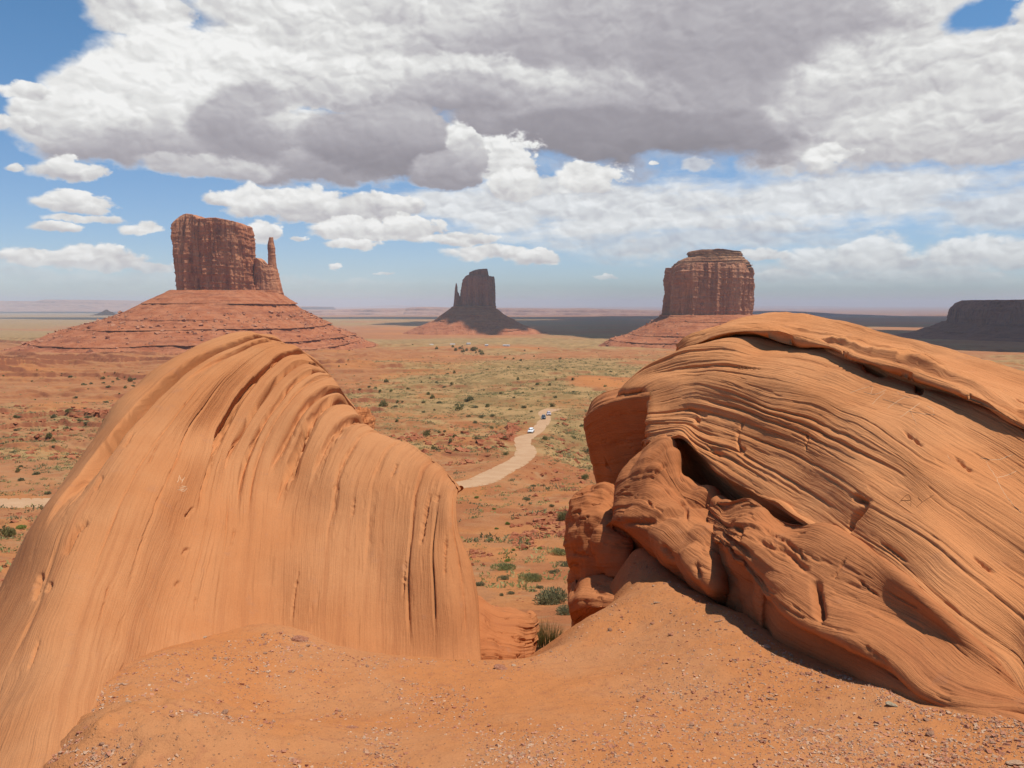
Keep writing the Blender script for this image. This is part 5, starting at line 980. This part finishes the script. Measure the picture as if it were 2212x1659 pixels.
def merged_bush(kind, seed, n):
    mat, flat, leaf = {'sage': (M_sage, 0.70, 0.15), 'juniper': (M_juniper, 0.95, 0.16), 'pale': (M_pale, 0.55, 0.16)}[kind]
    v, f, t = leaf_cloud(n, seed, leaf, flat, 5, 0.6, 0.3); sv, sf = stems(6, seed, 0.45, 0.04)
    return new_mesh(kind + "_bush", np.r_[v, sv], [f, sf + len(v)], [mat, M_twig], smooth=False, attrs={'tint': np.r_[t, np.zeros(len(sv))]}, midx=np.r_[np.zeros(len(f)), np.ones(len(sf))])
FARB = {k: [merged_bush(k, 50 + i, 230) for i in range(4)] for k in ('sage', 'juniper', 'pale')}
def put_near(kind, px, py, wpx, label, hfac=1.0, name="desert_shrub"):
    p = hit(px, py, 6.0, 900)
    if p is None: return
    r_ = wpx / F * p[1] / 2 / 0.85; e = empty(name, p - np.array([0, 0, 0.03 * r_]), label=label, category="shrub"); e.rotation_euler[2] = random.uniform(0, 6.28); e.scale = (r_ * 1.12, r_ * 1.12, r_ * hfac * 1.35)
    f, s = random.choice(NEARB[kind]); link("foliage", f, e); link("stems", s, e); return e
def z5(x, y): return 918 + x * .3905, 810 + y * .3905
near_list = [('sage', 690, 1262, 172, "largest grey-green shrub on the sand floor between the two big rocks", 1.05), ('sage', 765, 1325, 98, "rounded grey-green shrub just below the largest one on the sand floor", 1.1), ('pale', 580, 1140, 90, "pale wispy shrub above the largest one, dry grass at its side", 1.2),
    ('sage', 432, 1132, 45, "small dark shrub left of the pale wispy shrub", 1.1), ('pale', 430, 1078, 95, "wide grey dry-stemmed shrub below the red broken rocks", 0.9), ('sage', 300, 1167, 56, "low shrub nearest the right edge of the striped boulder", 0.9), ('sage', 422, 1222, 26, "tiny shrub just left of a slightly bigger one above the rock shelf", 1.2),
    ('sage', 475, 1214, 36, "little dark shrub above the rock shelf, right of a tiny one", 1.0), ('sage', 600, 1197, 36, "flat little shrub left above the largest shrub", 0.7), ('sage', 637, 1181, 38, "small shrub directly above the largest shrub on the sand", 1.0), ('sage', 717, 1096, 42, "small rounded shrub between the foot column and the pale wispy shrub", 1.2),
    ('sage', 768, 1058, 60, "shrub with a pale left side close to the foot column", 1.0), ('pale', 745, 994, 85, "dry straw-coloured shrub beside a bright green tuft near the foot column", 1.0), ('pale', 830, 1105, 66, "pale green shrub touching the edge of the foot column", 1.1), ('sage', 838, 1198, 62, "sprawling dark shrub behind the rock stub at the outcrop's foot", 1.0),
    ('juniper', 765, 803, 62, "dark open bush amid the red broken rocks of the gully", 1.1), ('sage', 805, 858, 28, "small dark shrub below the open bush in the gully", 1.0), ('sage', 565, 695, 38, "grey shrub at the top of the broken red rocks", 1.2), ('sage', 598, 618, 26, "small brown shrub on the slope below the road bend", 1.0),
    ('sage', 700, 728, 26, "small green shrub right of the grey one on the gully slope", 1.1), ('sage', 813, 750, 24, "tiny shrub on the slope close to the shaded block", 1.0), ('juniper', 883, 577, 36, "dark green bush with a red rock beside the shaded block", 1.2), ('juniper', 665, 358, 24, "dark bush right of the road below the white car", 1.1),
    ('juniper', 450, 443, 22, "dark bush on the bank left of the road curve", 1.1), ('bright', 577, 925, 30, "brightest green tuft in the middle of the gully", 1.0), ('bright', 461, 828, 26, "yellow-green tuft in the upper left of the gully", 1.1), ('bright', 500, 913, 22, "green tuft left of the brightest one in the gully", 1.0),
    ('bright', 356, 916, 34, "yellow-green flat tuft on the left slope of the gully", 0.7), ('bright', 286, 682, 26, "pale green tuft just under the road by the striped boulder", 0.7), ('bright', 384, 744, 20, "small pale green tuft on the left gully slope", 0.9), ('bright', 400, 853, 22, "small yellow-green tuft above the flat one", 0.8),
    ('bright', 640, 962, 34, "green tuft below and right of the brightest one", 0.8), ('bright', 485, 971, 22, "small green tuft on the lower left gully slope", 0.8), ('bright', 230, 1022, 26, "green tuft beside flat red rocks at the boulder's edge", 0.8), ('bright', 450, 1030, 40, "low olive tuft above the grey dry shrub", 0.6), ('bright', 800, 985, 26, "bright green tuft right of the straw-coloured shrub", 0.9)]
for k, x, y, wp, lab, hf in near_list:
    a, b = z5(x, y); put_near(k, a, b, wp * .3905, lab, hf)
put_near('juniper', 22, 1160, 26, "dark bush at the far left edge below the left stretch of road", 1.2); put_near('bright', 44, 1142, 20, "yellow-green tuft beside the dark bush under the left stretch of road", 0.7)
# grass clump at the lip
gp = P(1176, 1392, 8.3); gp[2] = float(H(np.array([gp[0]]), np.array([gp[1]]))[0]); print('GRASS', gp, P(1176, 1392, 8.3))
gr = np.random.default_rng(4); gv, gf, gt = [], [], []
for i in range(520):
    a = gr.random() * 6.283; rr = math.sqrt(gr.random()); x0 = math.cos(a) * rr * 0.19; y0 = math.sin(a) * rr * 0.11; L = (0.20 + 0.12 * gr.random()) * (1.05 - 0.3 * abs(x0) / 0.2); lean = gr.normal(0, 0.035, 2) + np.array([x0, y0]) * 0.25
    w_ = 0.0022; dx = np.array([math.cos(a * 7) * w_, math.sin(a * 7) * w_, 0]); b = len(gv)
    for t in (0, 0.5, 1.0):
        c_ = np.array([x0 + lean[0] * t * t, y0 + lean[1] * t * t, L * t]); gv += [c_ - dx * (1.05 - t), c_ + dx * (1.05 - t)]; gt += [t * 0.8 + gr.random() * 0.2] * 2
    gf += [(b, b + 1, b + 3, b + 2), (b + 2, b + 3, b + 5, b + 4)]
o = link("grass_tuft", new_mesh("grass_tuft", np.array(gv), np.array(gf), [M_grassm], smooth=False, attrs={'tint': np.array(gt)}), None, label="upright green grass tuft in the notch between the two big rocks", category="grass"); o.location = gp + np.array([-0.01, 0, 0.035])

# bushes over the valley floor, far enough that a single mesh each is enough
def z6(x, y): return 756 + x * .2197, 729 + y * .2197
midb = [(20, 540, 26), (97, 515, 44), (188, 492, 42), (258, 505, 42), (302, 530, 32), (405, 530, 36), (360, 442, 50), (570, 512, 40), (445, 685, 48), (330, 680, 100), (470, 640, 36), (517, 635, 36), (725, 645, 44), (725, 740, 48), (880, 648, 60), (770, 565, 48), (812, 600, 56), (925, 490, 48),
        (1000, 466, 38), (957, 362, 36), (1025, 352, 38), (1170, 618, 84), (1048, 668, 44), (1075, 715, 64), (1105, 682, 56), (1228, 692, 56), (1165, 782, 54), (1290, 785, 54), (1405, 772, 54), (1475, 555, 42), (1610, 597, 34), (1575, 712, 38), (1710, 692, 56), (1785, 735, 36), (1870, 715, 56), (1990, 680, 66),
        (2020, 594, 44), (1970, 474, 40), (2190, 420, 46), (2200, 540, 40), (1680, 230, 40), (1605, 215, 30), (2065, 214, 32), (1525, 206, 26), (1560, 296, 34), (1348, 318, 28), (1745, 314, 24), (2025, 320, 24), (1820, 360, 22), (850, 116, 36), (1035, 130, 40), (1110, 148, 46), (1200, 125, 46), (1215, 133, 60),
        (1300, 170, 46), (1285, 148, 40), (1010, 98, 30), (1233, 992, 34), (1450, 955, 40), (1525, 1005, 46), (1390, 895, 36), (1590, 962, 46), (1920, 1008, 38), (1380, 1098, 44), (985, 1025, 40), (930, 930, 34), (205, 410, 24), (455, 828, 46), (700, 445, 30), (790, 400, 26), (1090, 110, 40), (1150, 132, 40), (1240, 118, 44)]
r = np.random.default_rng(21)
ids = 0
def put_far(px, py, wpx, kind=None):
    global ids
    p = hit(px, py, 20, 6000)
    if p is None or road_near(p[0], p[1])[0] < 5.5: return
    kind = kind or ('juniper' if r.random() < 0.55 else 'sage'); r_ = wpx / F * p[1] / 2 / 0.85
    lab = {'juniper': "round dark green bush standing on the open valley floor", 'sage': "loose brownish bush standing on the open valley floor", 'pale': "low pale bush on the open valley floor"}[kind]
    o_ = link("valley_bush", random.choice(FARB[kind]), None, label=lab, category="bush", group={'juniper': "dark bushes over the valley floor", 'sage': "brownish bushes over the valley floor", 'pale': "pale bushes over the valley floor"}[kind])
    o_.location = p - np.array([0, 0, 0.05 * r_]); o_.rotation_euler[2] = r.random() * 6.28; r_ *= 0.82; o_.scale = (r_, r_ * (0.8 + 0.4 * r.random()), r_ * (1.15 + 0.5 * r.random())); ids += 1
for x, y, wp in midb:
    a, b = z6(x, y); put_far(a, b, wp * .2197)
def z7(x, y): return x * .179, 621 + y * .179
for x, y, wp in [(848, 1088, 56), (1015, 1180, 60), (1097, 1168, 46), (1250, 1158, 60), (1245, 1100, 46), (1305, 1205, 58), (1365, 1145, 46), (1430, 1118, 38), (1575, 1135, 66), (1622, 1115, 56), (1515, 1215, 50), (1605, 1195, 56), (660, 1540, 60), (1265, 1615, 50), (970, 1620, 56), (1040, 1650, 66), (660, 1600, 30), (305, 722, 26), (1385, 1030, 24)]:
    a, b = z7(x, y); put_far(a, b, wp * .179)
for i in range(105):
    if r.random() < 0.55: a, b = r.uniform(700, 1340), 745 + 260 * r.random() ** 1.3
    else: a, b = r.uniform(0, 330), 800 + 280 * r.random()
    Yb = float(np.interp(-b, -_py, _Y)); put_far(a, b, np.clip((0.9 + 2.2 * r.random()) * F / Yb, 4, 16), 'sage' if r.random() < 0.6 else 'juniper')
# uncountable low scrub
def scrub(name, n, size, mat, seed, ylo, yhi, vegpow, label):
    rr = np.random.default_rng(seed); N = n * 4
    gx = rr.uniform(-0.72, 0.42, N); y = np.exp(rr.uniform(math.log(ylo), math.log(yhi), N)); x = gx * y; v, s_ = zones(x, y)
    keep = rr.random(N) < np.clip(v * 0.9 + 0.10, 0, 1) ** vegpow; keep &= road_near(x, y)[0] > 5; keep &= fbm(x / 9, y / 14, seed, 3) > -0.25
    x, y = x[keep][:n], y[keep][:n]; n = len(x); z = H(x, y)
    m = 12; c = rr.normal(size=(n, m, 3)) * np.array([0.45, 0.45, 0.22]); c[..., 2] = np.abs(c[..., 2]) + 0.05
    a = rr.normal(size=(n, m, 3)); a[..., 2] = np.abs(a[..., 2]) + 0.4; a /= np.linalg.norm(a, axis=2, keepdims=True); b = np.cross(a, rr.normal(size=(n, m, 3))); b /= np.linalg.norm(b, axis=2, keepdims=True)
    L = 0.28; q_ = np.stack([c - a * L * 0.6 - b * L * 0.5, c - a * L * 0.4 + b * L * 0.5, c + a * L], 2); sz = size * (0.5 + 1.1 * rr.random(n) ** 2) * (1 + y / 700)
    V = q_ * sz[:, None, None, None] + np.stack([x, y, z], -1)[:, None, None, :]
    t = np.repeat(rr.random(n), m * 3)
    link(name, new_mesh(name, V.reshape(-1, 3), np.arange(n * m * 3).reshape(-1, 3), [mat], smooth=False, attrs={'tint': t}), None, kind='stuff', label=label, category="scrub")
scrub("sage_scrub", 20000, 0.60, M_sage, 5, 70, 1400, 1.4, "low grey-green sage scrub dotted over the valley floor")
scrub("straw_scrub", 12000, 0.48, M_pale, 6, 40, 900, 1.2, "dry straw-yellow scrub dotted over the valley floor")

# ------------------------------------------------------------------ loose rocks in the valley
M_vrock = butte_material("red_rock", (0.330, 0.110, 0.055), (0.430, 0.180, 0.095), (0.200, 0.070, 0.045), 0.4, 0.0, 14.0)
regions = [(1105, 1242, 1095, 1180, 420, 1.0), (1000, 1062, 1185, 1230, 120, 0.8), (1098, 1120, 915, 966, 140, 1.2), (1120, 1260, 1000, 1100, 80, 0.8), (150, 245, 888, 910, 120, 1.3), (0, 330, 870, 1000, 240, 1.0), (0, 120, 1110, 1260, 120, 0.8), (830, 1100, 930, 1010, 260, 1.0), (1180, 1270, 895, 1000, 80, 0.8),
           (1040, 1240, 1180, 1330, 60, 0.4)]
pts, szs = [], []
rr = np.random.default_rng(77)
for x0, x1, y0, y1, n, s_ in regions:
    px = rr.uniform(x0, x1, n * 2); py = rr.uniform(y0, y1, n * 2); Yq = np.interp(-py, -_py, _Y); X = (px - 1106) / F * Yq / (cp + (829.5 - py) / F * sp)
    k = (fbm(X / 6, Yq / 9, 4.4, 3) > -0.05) & (road_near(X, Yq)[0] > 4.2); X, Yq = X[k][:n], Yq[k][:n]
    pts.append(np.stack([X, Yq, H(X, Yq)], -1)); szs.append(s_ * (0.0035 + 0.011 * rr.random(len(X)) ** 3) * Yq ** 0.9)
pts = np.concatenate(pts); szs = np.concatenate(szs)
scatter_blocks("rock_rubble", len(pts), lambda n, r: pts, lambda p, r: szs, M_vrock, None, 0.6, 9, kind='stuff', label="broken red rock rubble in the gullies and along the road bank", category="rubble")
def rock_proto(name, seed, mat, n=9, amp=0.35, flat=0.6):
    """angular stone: a cube-sphere cut by random planes"""
    r = np.random.default_rng(seed); th = np.linspace(0, 2 * math.pi, n * 2, endpoint=False)[None, :]; ph = np.linspace(0.02, math.pi - 0.02, n)[:, None]
    d = np.stack([np.sin(ph) * np.cos(th), np.sin(ph) * np.sin(th), np.cos(ph) + 0 * th], -1).reshape(-1, 3); rad = np.ones(len(d)) * 1.25
    for k in range(11):
        nn = r.normal(size=3); nn /= np.linalg.norm(nn); h = 0.62 + 0.3 * r.random(); dt = d @ nn; rad = np.minimum(rad, np.where(dt > 0.05, h / np.maximum(dt, 0.05), 9))
    v = d * rad[:, None] * (1 + amp * 0.15 * r.normal(size=(len(d), 1)) * 0.5) * np.array([1.0 + 0.4 * r.random(), 0.8, flat])
    return new_mesh(name, v, grid_faces(n, n * 2, wrap=True), [mat], smooth=False)
vp = [rock_proto("red_rock_shape", 300 + i, M_vrock, 7) for i in range(4)]
spots = [(1165, 1128, 16), (1140, 1112, 12), (1118, 1120, 12), (1195, 1150, 14), (1215, 1160, 18), (1232, 1165, 18), (1172, 1146, 10), (1205, 1140, 12), (1128, 1135, 10), (1150, 1150, 9), (1022, 1193, 20), (1044, 1196, 12), (1020, 1222, 18), (1044, 1222, 14), (1112, 930, 9), (1106, 948, 8), (1135, 915, 12), (1120, 912, 9), (975, 923, 9), (1252, 1034, 13), (1182, 1112, 10), (1135, 1165, 8), (1226, 1140, 10), (95, 1105, 8), (8, 1225, 14), (30, 1210, 12), (20, 1110, 6)]
for i, (px, py, wp) in enumerate(spots):
    p = hit(px, py, 12, 1500)
    if p is None: continue
    o_ = link("valley_rock", vp[i % 4], None, label="red angular rock lying on the slopes of the valley below", category="rock", group="red rocks on the valley slopes"); s_ = wp / F * p[1] / 2 / 1.1; o_.location = p + np.array([0, 0, 0.15 * s_]); o_.scale = (s_, s_, s_ * 1.1); o_.rotation_euler = (0, 0, i * 1.7)

# ------------------------------------------------------------------ stones on the ledge
def stone_mat(name, c1, c2):
    m, n, b = material(name, 0.9, 0.2); p = n.n('ShaderNodeTexCoord').outputs['Object']; oi = n.n('ShaderNodeObjectInfo')
    a = n.noise(p, 2.5, 5.0, 0.65); c = n.mix(n.ss(a.outputs[0], 0.38, 0.64), c1, c2); c = n.mix(n.m('MULTIPLY', oi.outputs['Random'], 0.45), c, (0.42, 0.20, 0.11)); n.l.new(n.mix(1.0, c, TINT, 'MULTIPLY'), b.inputs['Base Color']); bump(n, b, a.outputs[0], 0.5, 0.3); return m
SM = {'pale': stone_mat("pale_stone", (0.60, 0.42, 0.28), (0.70, 0.54, 0.38)), 'grey': stone_mat("grey_stone", (0.42, 0.26, 0.17), (0.52, 0.35, 0.24)), 'red': stone_mat("red_stone", (0.45, 0.20, 0.12), (0.58, 0.31, 0.20)), 'green': stone_mat("green_stone", (0.46, 0.42, 0.29), (0.56, 0.50, 0.36))}
SP = {k: [rock_proto(k + "_stone_shape", 400 + 10 * j + i, m, 7, 0.3, 0.5) for i in range(5)] for j, (k, m) in enumerate(SM.items())}
poly = [(0, 1659), (110, 1640), (200, 1490), (330, 1418), (500, 1385), (600, 1360), (690, 1395), (770, 1425), (1030, 1432), (1130, 1430), (1215, 1395), (1245, 1360), (1330, 1290), (1375, 1195), (1440, 1250), (1598, 1332), (1657, 1377), (1715, 1415), (1803, 1452), (1891, 1490), (1979, 1530), (2126, 1556), (2212, 1550), (2212, 1659)]
ex, ey = np.array([a for a, b in poly]), np.array([b for a, b in poly])
top_edge = lambda px: np.interp(px, ex[1:-1], ey[1:-1])
def stone(kind, px, py, wp, label, group=None, hf=1.0, asp=1.0):
    p = hit(px, py, 2.0, 9.0)
    if p is None: return
    s_ = wp / F * p[1] / 2 / 1.0; o_ = link("stone", random.choice(SP[kind]), None, label=label, category="stone", group=group); o_.location = p + np.array([0, 0, 0.18 * s_]); o_.scale = (s_, s_ * asp, s_ * hf); o_.rotation_euler = (random.uniform(-.2, .2), random.uniform(-.2, .2), random.uniform(-0.5, 0.5) if asp != 1 else random.uniform(0, 6.28))
for a in [('red', 652, 1384, 28, "flat pinkish stone at the foot of the striped boulder, biggest there", None, 0.9, 1), ('grey', 485, 1542, 22, "flat oval grey stone alone on the smooth sand left of centre", None, 0.6, 1), ('red', 729, 1577, 14, "rounded reddish stone, left of a pair on the sand", None, 1.0, 1),
          ('red', 757, 1574, 24, "long reddish stone, right of a pair on the sand", None, 0.8, .6), ('grey', 219, 1609, 14, "dark purplish stone near the lower left corner", None, 1.1, 1), ('grey', 2010, 1588, 22, "round grey boulder-like stone low on the right of the ledge", None, 1.2, 1), ('green', 1925, 1524, 24, "pale greenish slab against the foot of the outcrop", None, 0.7, 1),
          ('pale', 440, 1378, 12, "cream stone in the line along the striped boulder's foot", None, 1, 1), ('pale', 2193, 1650, 30, "pale slab in the bottom right corner", None, 0.6, 1), ('pale', 1552, 1193 + 150, 16, "thin pale sliver of stone on the sand bank", None, 0.4, .3), ('pale', 1665, 1511, 20, "long pale stone on the sand right of centre", None, 0.6, .5),
          ('red', 1085, 1446, 26, "small pink slab in the dip of the ledge near the grass tuft", None, 0.5, 1), ('pale', 1418, 1303, 16, "white stone splinter high on the sand bank under the outcrop", None, 0.4, .35), ('green', 264, 1558, 12, "tiny blue-green chip of stone on the lower left sand", None, 0.6, .5), ('pale', 1030, 1412, 10, "cream stone where the striped boulder meets the dip", None, .8, 1),
          ('pale', 1655, 1398, 16, "cream stone resting in the shade line of the outcrop", None, .9, 1), ('pale', 205, 1558, 16, "pale chipped stone beside the striped boulder's lower left foot", None, .8, 1)]: stone(*a)
n_st = 0
while n_st < 270:
    px = random.uniform(60, 2212); te = float(top_edge(px)); py = te + 3 + (1656 - te) * (random.random() ** 1.5)
    dens = fbm(np.array([px / 160.0]), np.array([py / 90.0]), 3.3, 3)[0] + (0.35 if px > 1300 or px < 420 else -0.15) + (0.5 if py - te < 25 else 0)
    if dens < random.uniform(-0.4, 0.7): continue
    kind = random.choices(['pale', 'grey', 'red', 'green'], [5, 4, 4, 0.5])[0]
    lab = {'pale': "small cream stone lying loose on the orange sand", 'grey': "small grey-brown stone lying loose on the orange sand", 'red': "small reddish stone lying loose on the orange sand", 'green': "small greenish stone lying loose on the orange sand"}[kind]
    stone(kind, px, py, 4.5 + 9 * random.random() ** 2.4, lab, {'pale': "cream stones on the sand", 'grey': "grey-brown stones on the sand", 'red': "reddish stones on the sand", 'green': "greenish stones on the sand"}[kind], 0.85); n_st += 1
def gravel(name, n, mat, seed, lo, hi, label):
    rr = np.random.default_rng(seed); px = rr.uniform(-60, 2290, n * 6); te = top_edge(px); py = te - 2 + (1700 - te) * rr.random(n * 6)
    dens = fbm(px / 160.0, py / 90.0, 3.3, 3) + np.where((px > 1300) | (px < 420), 0.3, -0.1) + np.where(py - te < 24, 1.0 - (py - te) / 30, 0); k = dens > rr.uniform(-0.5, 0.75, n * 6); px, py = px[k][:n], py[k][:n]
    Yq = np.full(len(px), 3.5)
    for _ in range(25):
        X = (px - 1106) / F * Yq / (cp + (829.5 - py) / F * sp); zr = 1.65 + ((829.5 - py) / F * cp - sp) * Yq / (cp + (829.5 - py) / F * sp); hz = h_sand(X, Yq); Yq = np.clip(Yq * np.clip((1.65 - hz) / np.maximum(1.65 - zr, 0.05), 0.9, 1.1), 2.2, 8.5)
    pts = np.stack([X, Yq, H(X, Yq) + 0.001], -1)
    scatter_blocks(name, len(pts), lambda n_, r_: pts, lambda p, r_: lo + (hi - lo) * r_.random(len(p)) ** 4, mat, None, 0.7, seed, kind='stuff', label=label, category="gravel")
gravel("gravel", 3600, SM['grey'], 31, 0.003, 0.011, "fine grey-brown gravel strewn over the sand ledge")
gravel("pale_gravel", 10000, SM['pale'], 32, 0.003, 0.012, "pale chips of gravel strewn over the sand ledge")
gravel("red_gravel", 6000, SM['red'], 33, 0.003, 0.016, "reddish gravel strewn over the sand ledge")

# ------------------------------------------------------------------ small buildings of the far settlement
m_wall = simple("white_siding", (0.62, 0.60, 0.56), 0.7); m_roof = simple("pale_roofing", (0.40, 0.38, 0.36), 0.7)
def house(px, py, L, Wd, rz, label):
    Yh = float(np.interp(-py, -_py, _Y)); p = P(px, py, Yh); p[2] = float(H(np.array([p[0]]), np.array([p[1]]))[0]); e = empty("farm_house", p, label=label, category="house"); e.rotation_euler[2] = rz
    h = 2.8; v = np.array([(-L/2, -Wd/2, -1), (L/2, -Wd/2, -1), (L/2, Wd/2, -1), (-L/2, Wd/2, -1), (-L/2, -Wd/2, h), (L/2, -Wd/2, h), (L/2, Wd/2, h), (-L/2, Wd/2, h), (-L/2, 0, h + 1.4), (L/2, 0, h + 1.4)], float)
    link("wall", new_mesh("house_wall", v, [np.array([(0, 1, 5, 4), (1, 2, 6, 5), (2, 3, 7, 6), (3, 0, 4, 7)]), np.array([(5, 6, 9), (7, 4, 8)])], [m_wall], smooth=False), e)
    k = 0.4; rv = np.array([(-L/2-k, -Wd/2-k, h-.2), (L/2+k, -Wd/2-k, h-.2), (L/2+k, 0, h+1.5), (-L/2-k, 0, h+1.5), (L/2+k, Wd/2+k, h-.2), (-L/2-k, Wd/2+k, h-.2)], float); rv = np.r_[rv, rv + np.array([0, 0, .25])]
    link("roof", new_mesh("house_roof", rv, np.array([(0, 1, 2, 3), (3, 2, 4, 5), (9, 8, 7, 6), (11, 10, 8, 9), (0, 6, 7, 1), (5, 4, 10, 11)]), [m_roof], smooth=False), e)
    for i in (-1, 1): link("window", new_mesh("house_window", np.array([(i*L/4-.6, -Wd/2-.03, 1), (i*L/4+.6, -Wd/2-.03, 1), (i*L/4+.6, -Wd/2-.03, 2.1), (i*L/4-.6, -Wd/2-.03, 2.1), (i*L/4-.6, -Wd/2+.05, 1), (i*L/4+.6, -Wd/2+.05, 1), (i*L/4+.6, -Wd/2+.05, 2.1), (i*L/4-.6, -Wd/2+.05, 2.1)]), np.array([(0, 1, 2, 3), (7, 6, 5, 4), (0, 4, 5, 1), (3, 2, 6, 7)]), [M_glass], smooth=False), e)
house(932, 744, 9, 6, 0.2, "white house farthest left in the tiny far settlement"); house(978, 744.5, 12, 6, -0.1, "long white house left of the tiny far settlement's trees"); house(1012, 743.5, 10, 6, 0.4, "middle white house of the tiny far settlement"); house(1051, 746.5, 8, 6, 0.1, "small white house right of the settlement's middle"); house(1094, 748, 16, 7, -0.2, "long pale house at the right end of the tiny far settlement")

# ------------------------------------------------------------------ shade-giving clouds high above the plain (outside the view's top)
m_cl, n_, b_ = material("cloud_white", 1.0, 0.0); b_.inputs['Base Color'].default_value = (0.85, 0.85, 0.86, 1)
def cloud(gx_, gy_, rx, ry, alt, seed):
    """cloud whose shadow falls on the ground ellipse (gx_, gy_, rx, ry)"""
    off_ = sd[:2] / sd[2] * (alt + 100); n = 60; th = np.linspace(0, 2 * math.pi, 3 * n, endpoint=False)[None, :]; ph = np.linspace(0.01, math.pi - 0.01, n)[:, None]
    d = np.stack([np.sin(ph) * np.cos(th), np.sin(ph) * np.sin(th), np.cos(ph) + 0 * th], -1); f = 1 + 0.35 * fbm(d[..., 0] * 1.7 + seed, d[..., 1] * 1.7, d[..., 2] * 1.7, 5)
    g = d * f[..., None] * np.array([rx, ry, min(rx, ry) * 0.30]); g[..., 2] = np.where(g[..., 2] < 0, g[..., 2] * 0.25, g[..., 2]); g += np.array([gx_ + off_[0], gy_ + off_[1], alt])
    link("cloud", new_mesh("cloud", g.reshape(-1, 3), grid_faces(n, 3 * n, wrap=True), [m_cl]), None, kind='structure')
cloud(wx(1035, 3400) + 30, 3440, 200, 320, 2600, 1.0)
cloud(450, 3750, 430, 1150, 3300, 2.0)
cloud(2050, 2750, 900, 950, 2500, 9.0)
cloud(1180, 1750, 360, 650, 1500, 11.0)
cloud(1150, 4000, 560, 1100, 3000, 10.0)
cloud(1200, 6400, 2200, 2100, 4900, 3.0)
cloud(3600, 6800, 2600, 2800, 5600, 4.0)
cloud(4300, 11500, 3600, 2300, 8000, 5.0)
cloud(300, 10500, 3300, 1500, 7500, 6.0)
cloud(-4300, 10200, 2900, 800, 7200, 7.0)
cloud(-4580, 9000, 700, 420, 6500, 8.0)

# ------------------------------------------------------------------ haze: air between the viewer and the horizon
hz = bpy.data.materials.new("haze_air"); hz.use_nodes = True; hz.node_tree.nodes.clear(); hn = NT(hz.node_tree)
pv = hn.n('ShaderNodeVolumePrincipled'); pv.inputs['Color'].default_value = (0.78, 0.88, 1.0, 1); pv.inputs['Density'].default_value = 4.2e-5; pv.inputs['Anisotropy'].default_value = 0.2
hn.n('ShaderNodeOutputMaterial', None, Volume=pv)
zlo = float(GZ.min()) - 120; zhi = 260.0
bx = np.array([(-118000, -60, zlo), (118000, -60, zlo), (118000, 72000, zlo), (-118000, 72000, zlo), (-118000, -60, zhi), (118000, -60, zhi), (118000, 72000, zhi), (-118000, 72000, zhi)], float)
link("haze", new_mesh("haze", bx, np.array([(0, 3, 2, 1), (4, 5, 6, 7), (0, 1, 5, 4), (1, 2, 6, 5), (2, 3, 7, 6), (3, 0, 4, 7)]), [hz], smooth=False), None, kind='stuff', label="pale blue haze filling the air over the plain", category="haze")
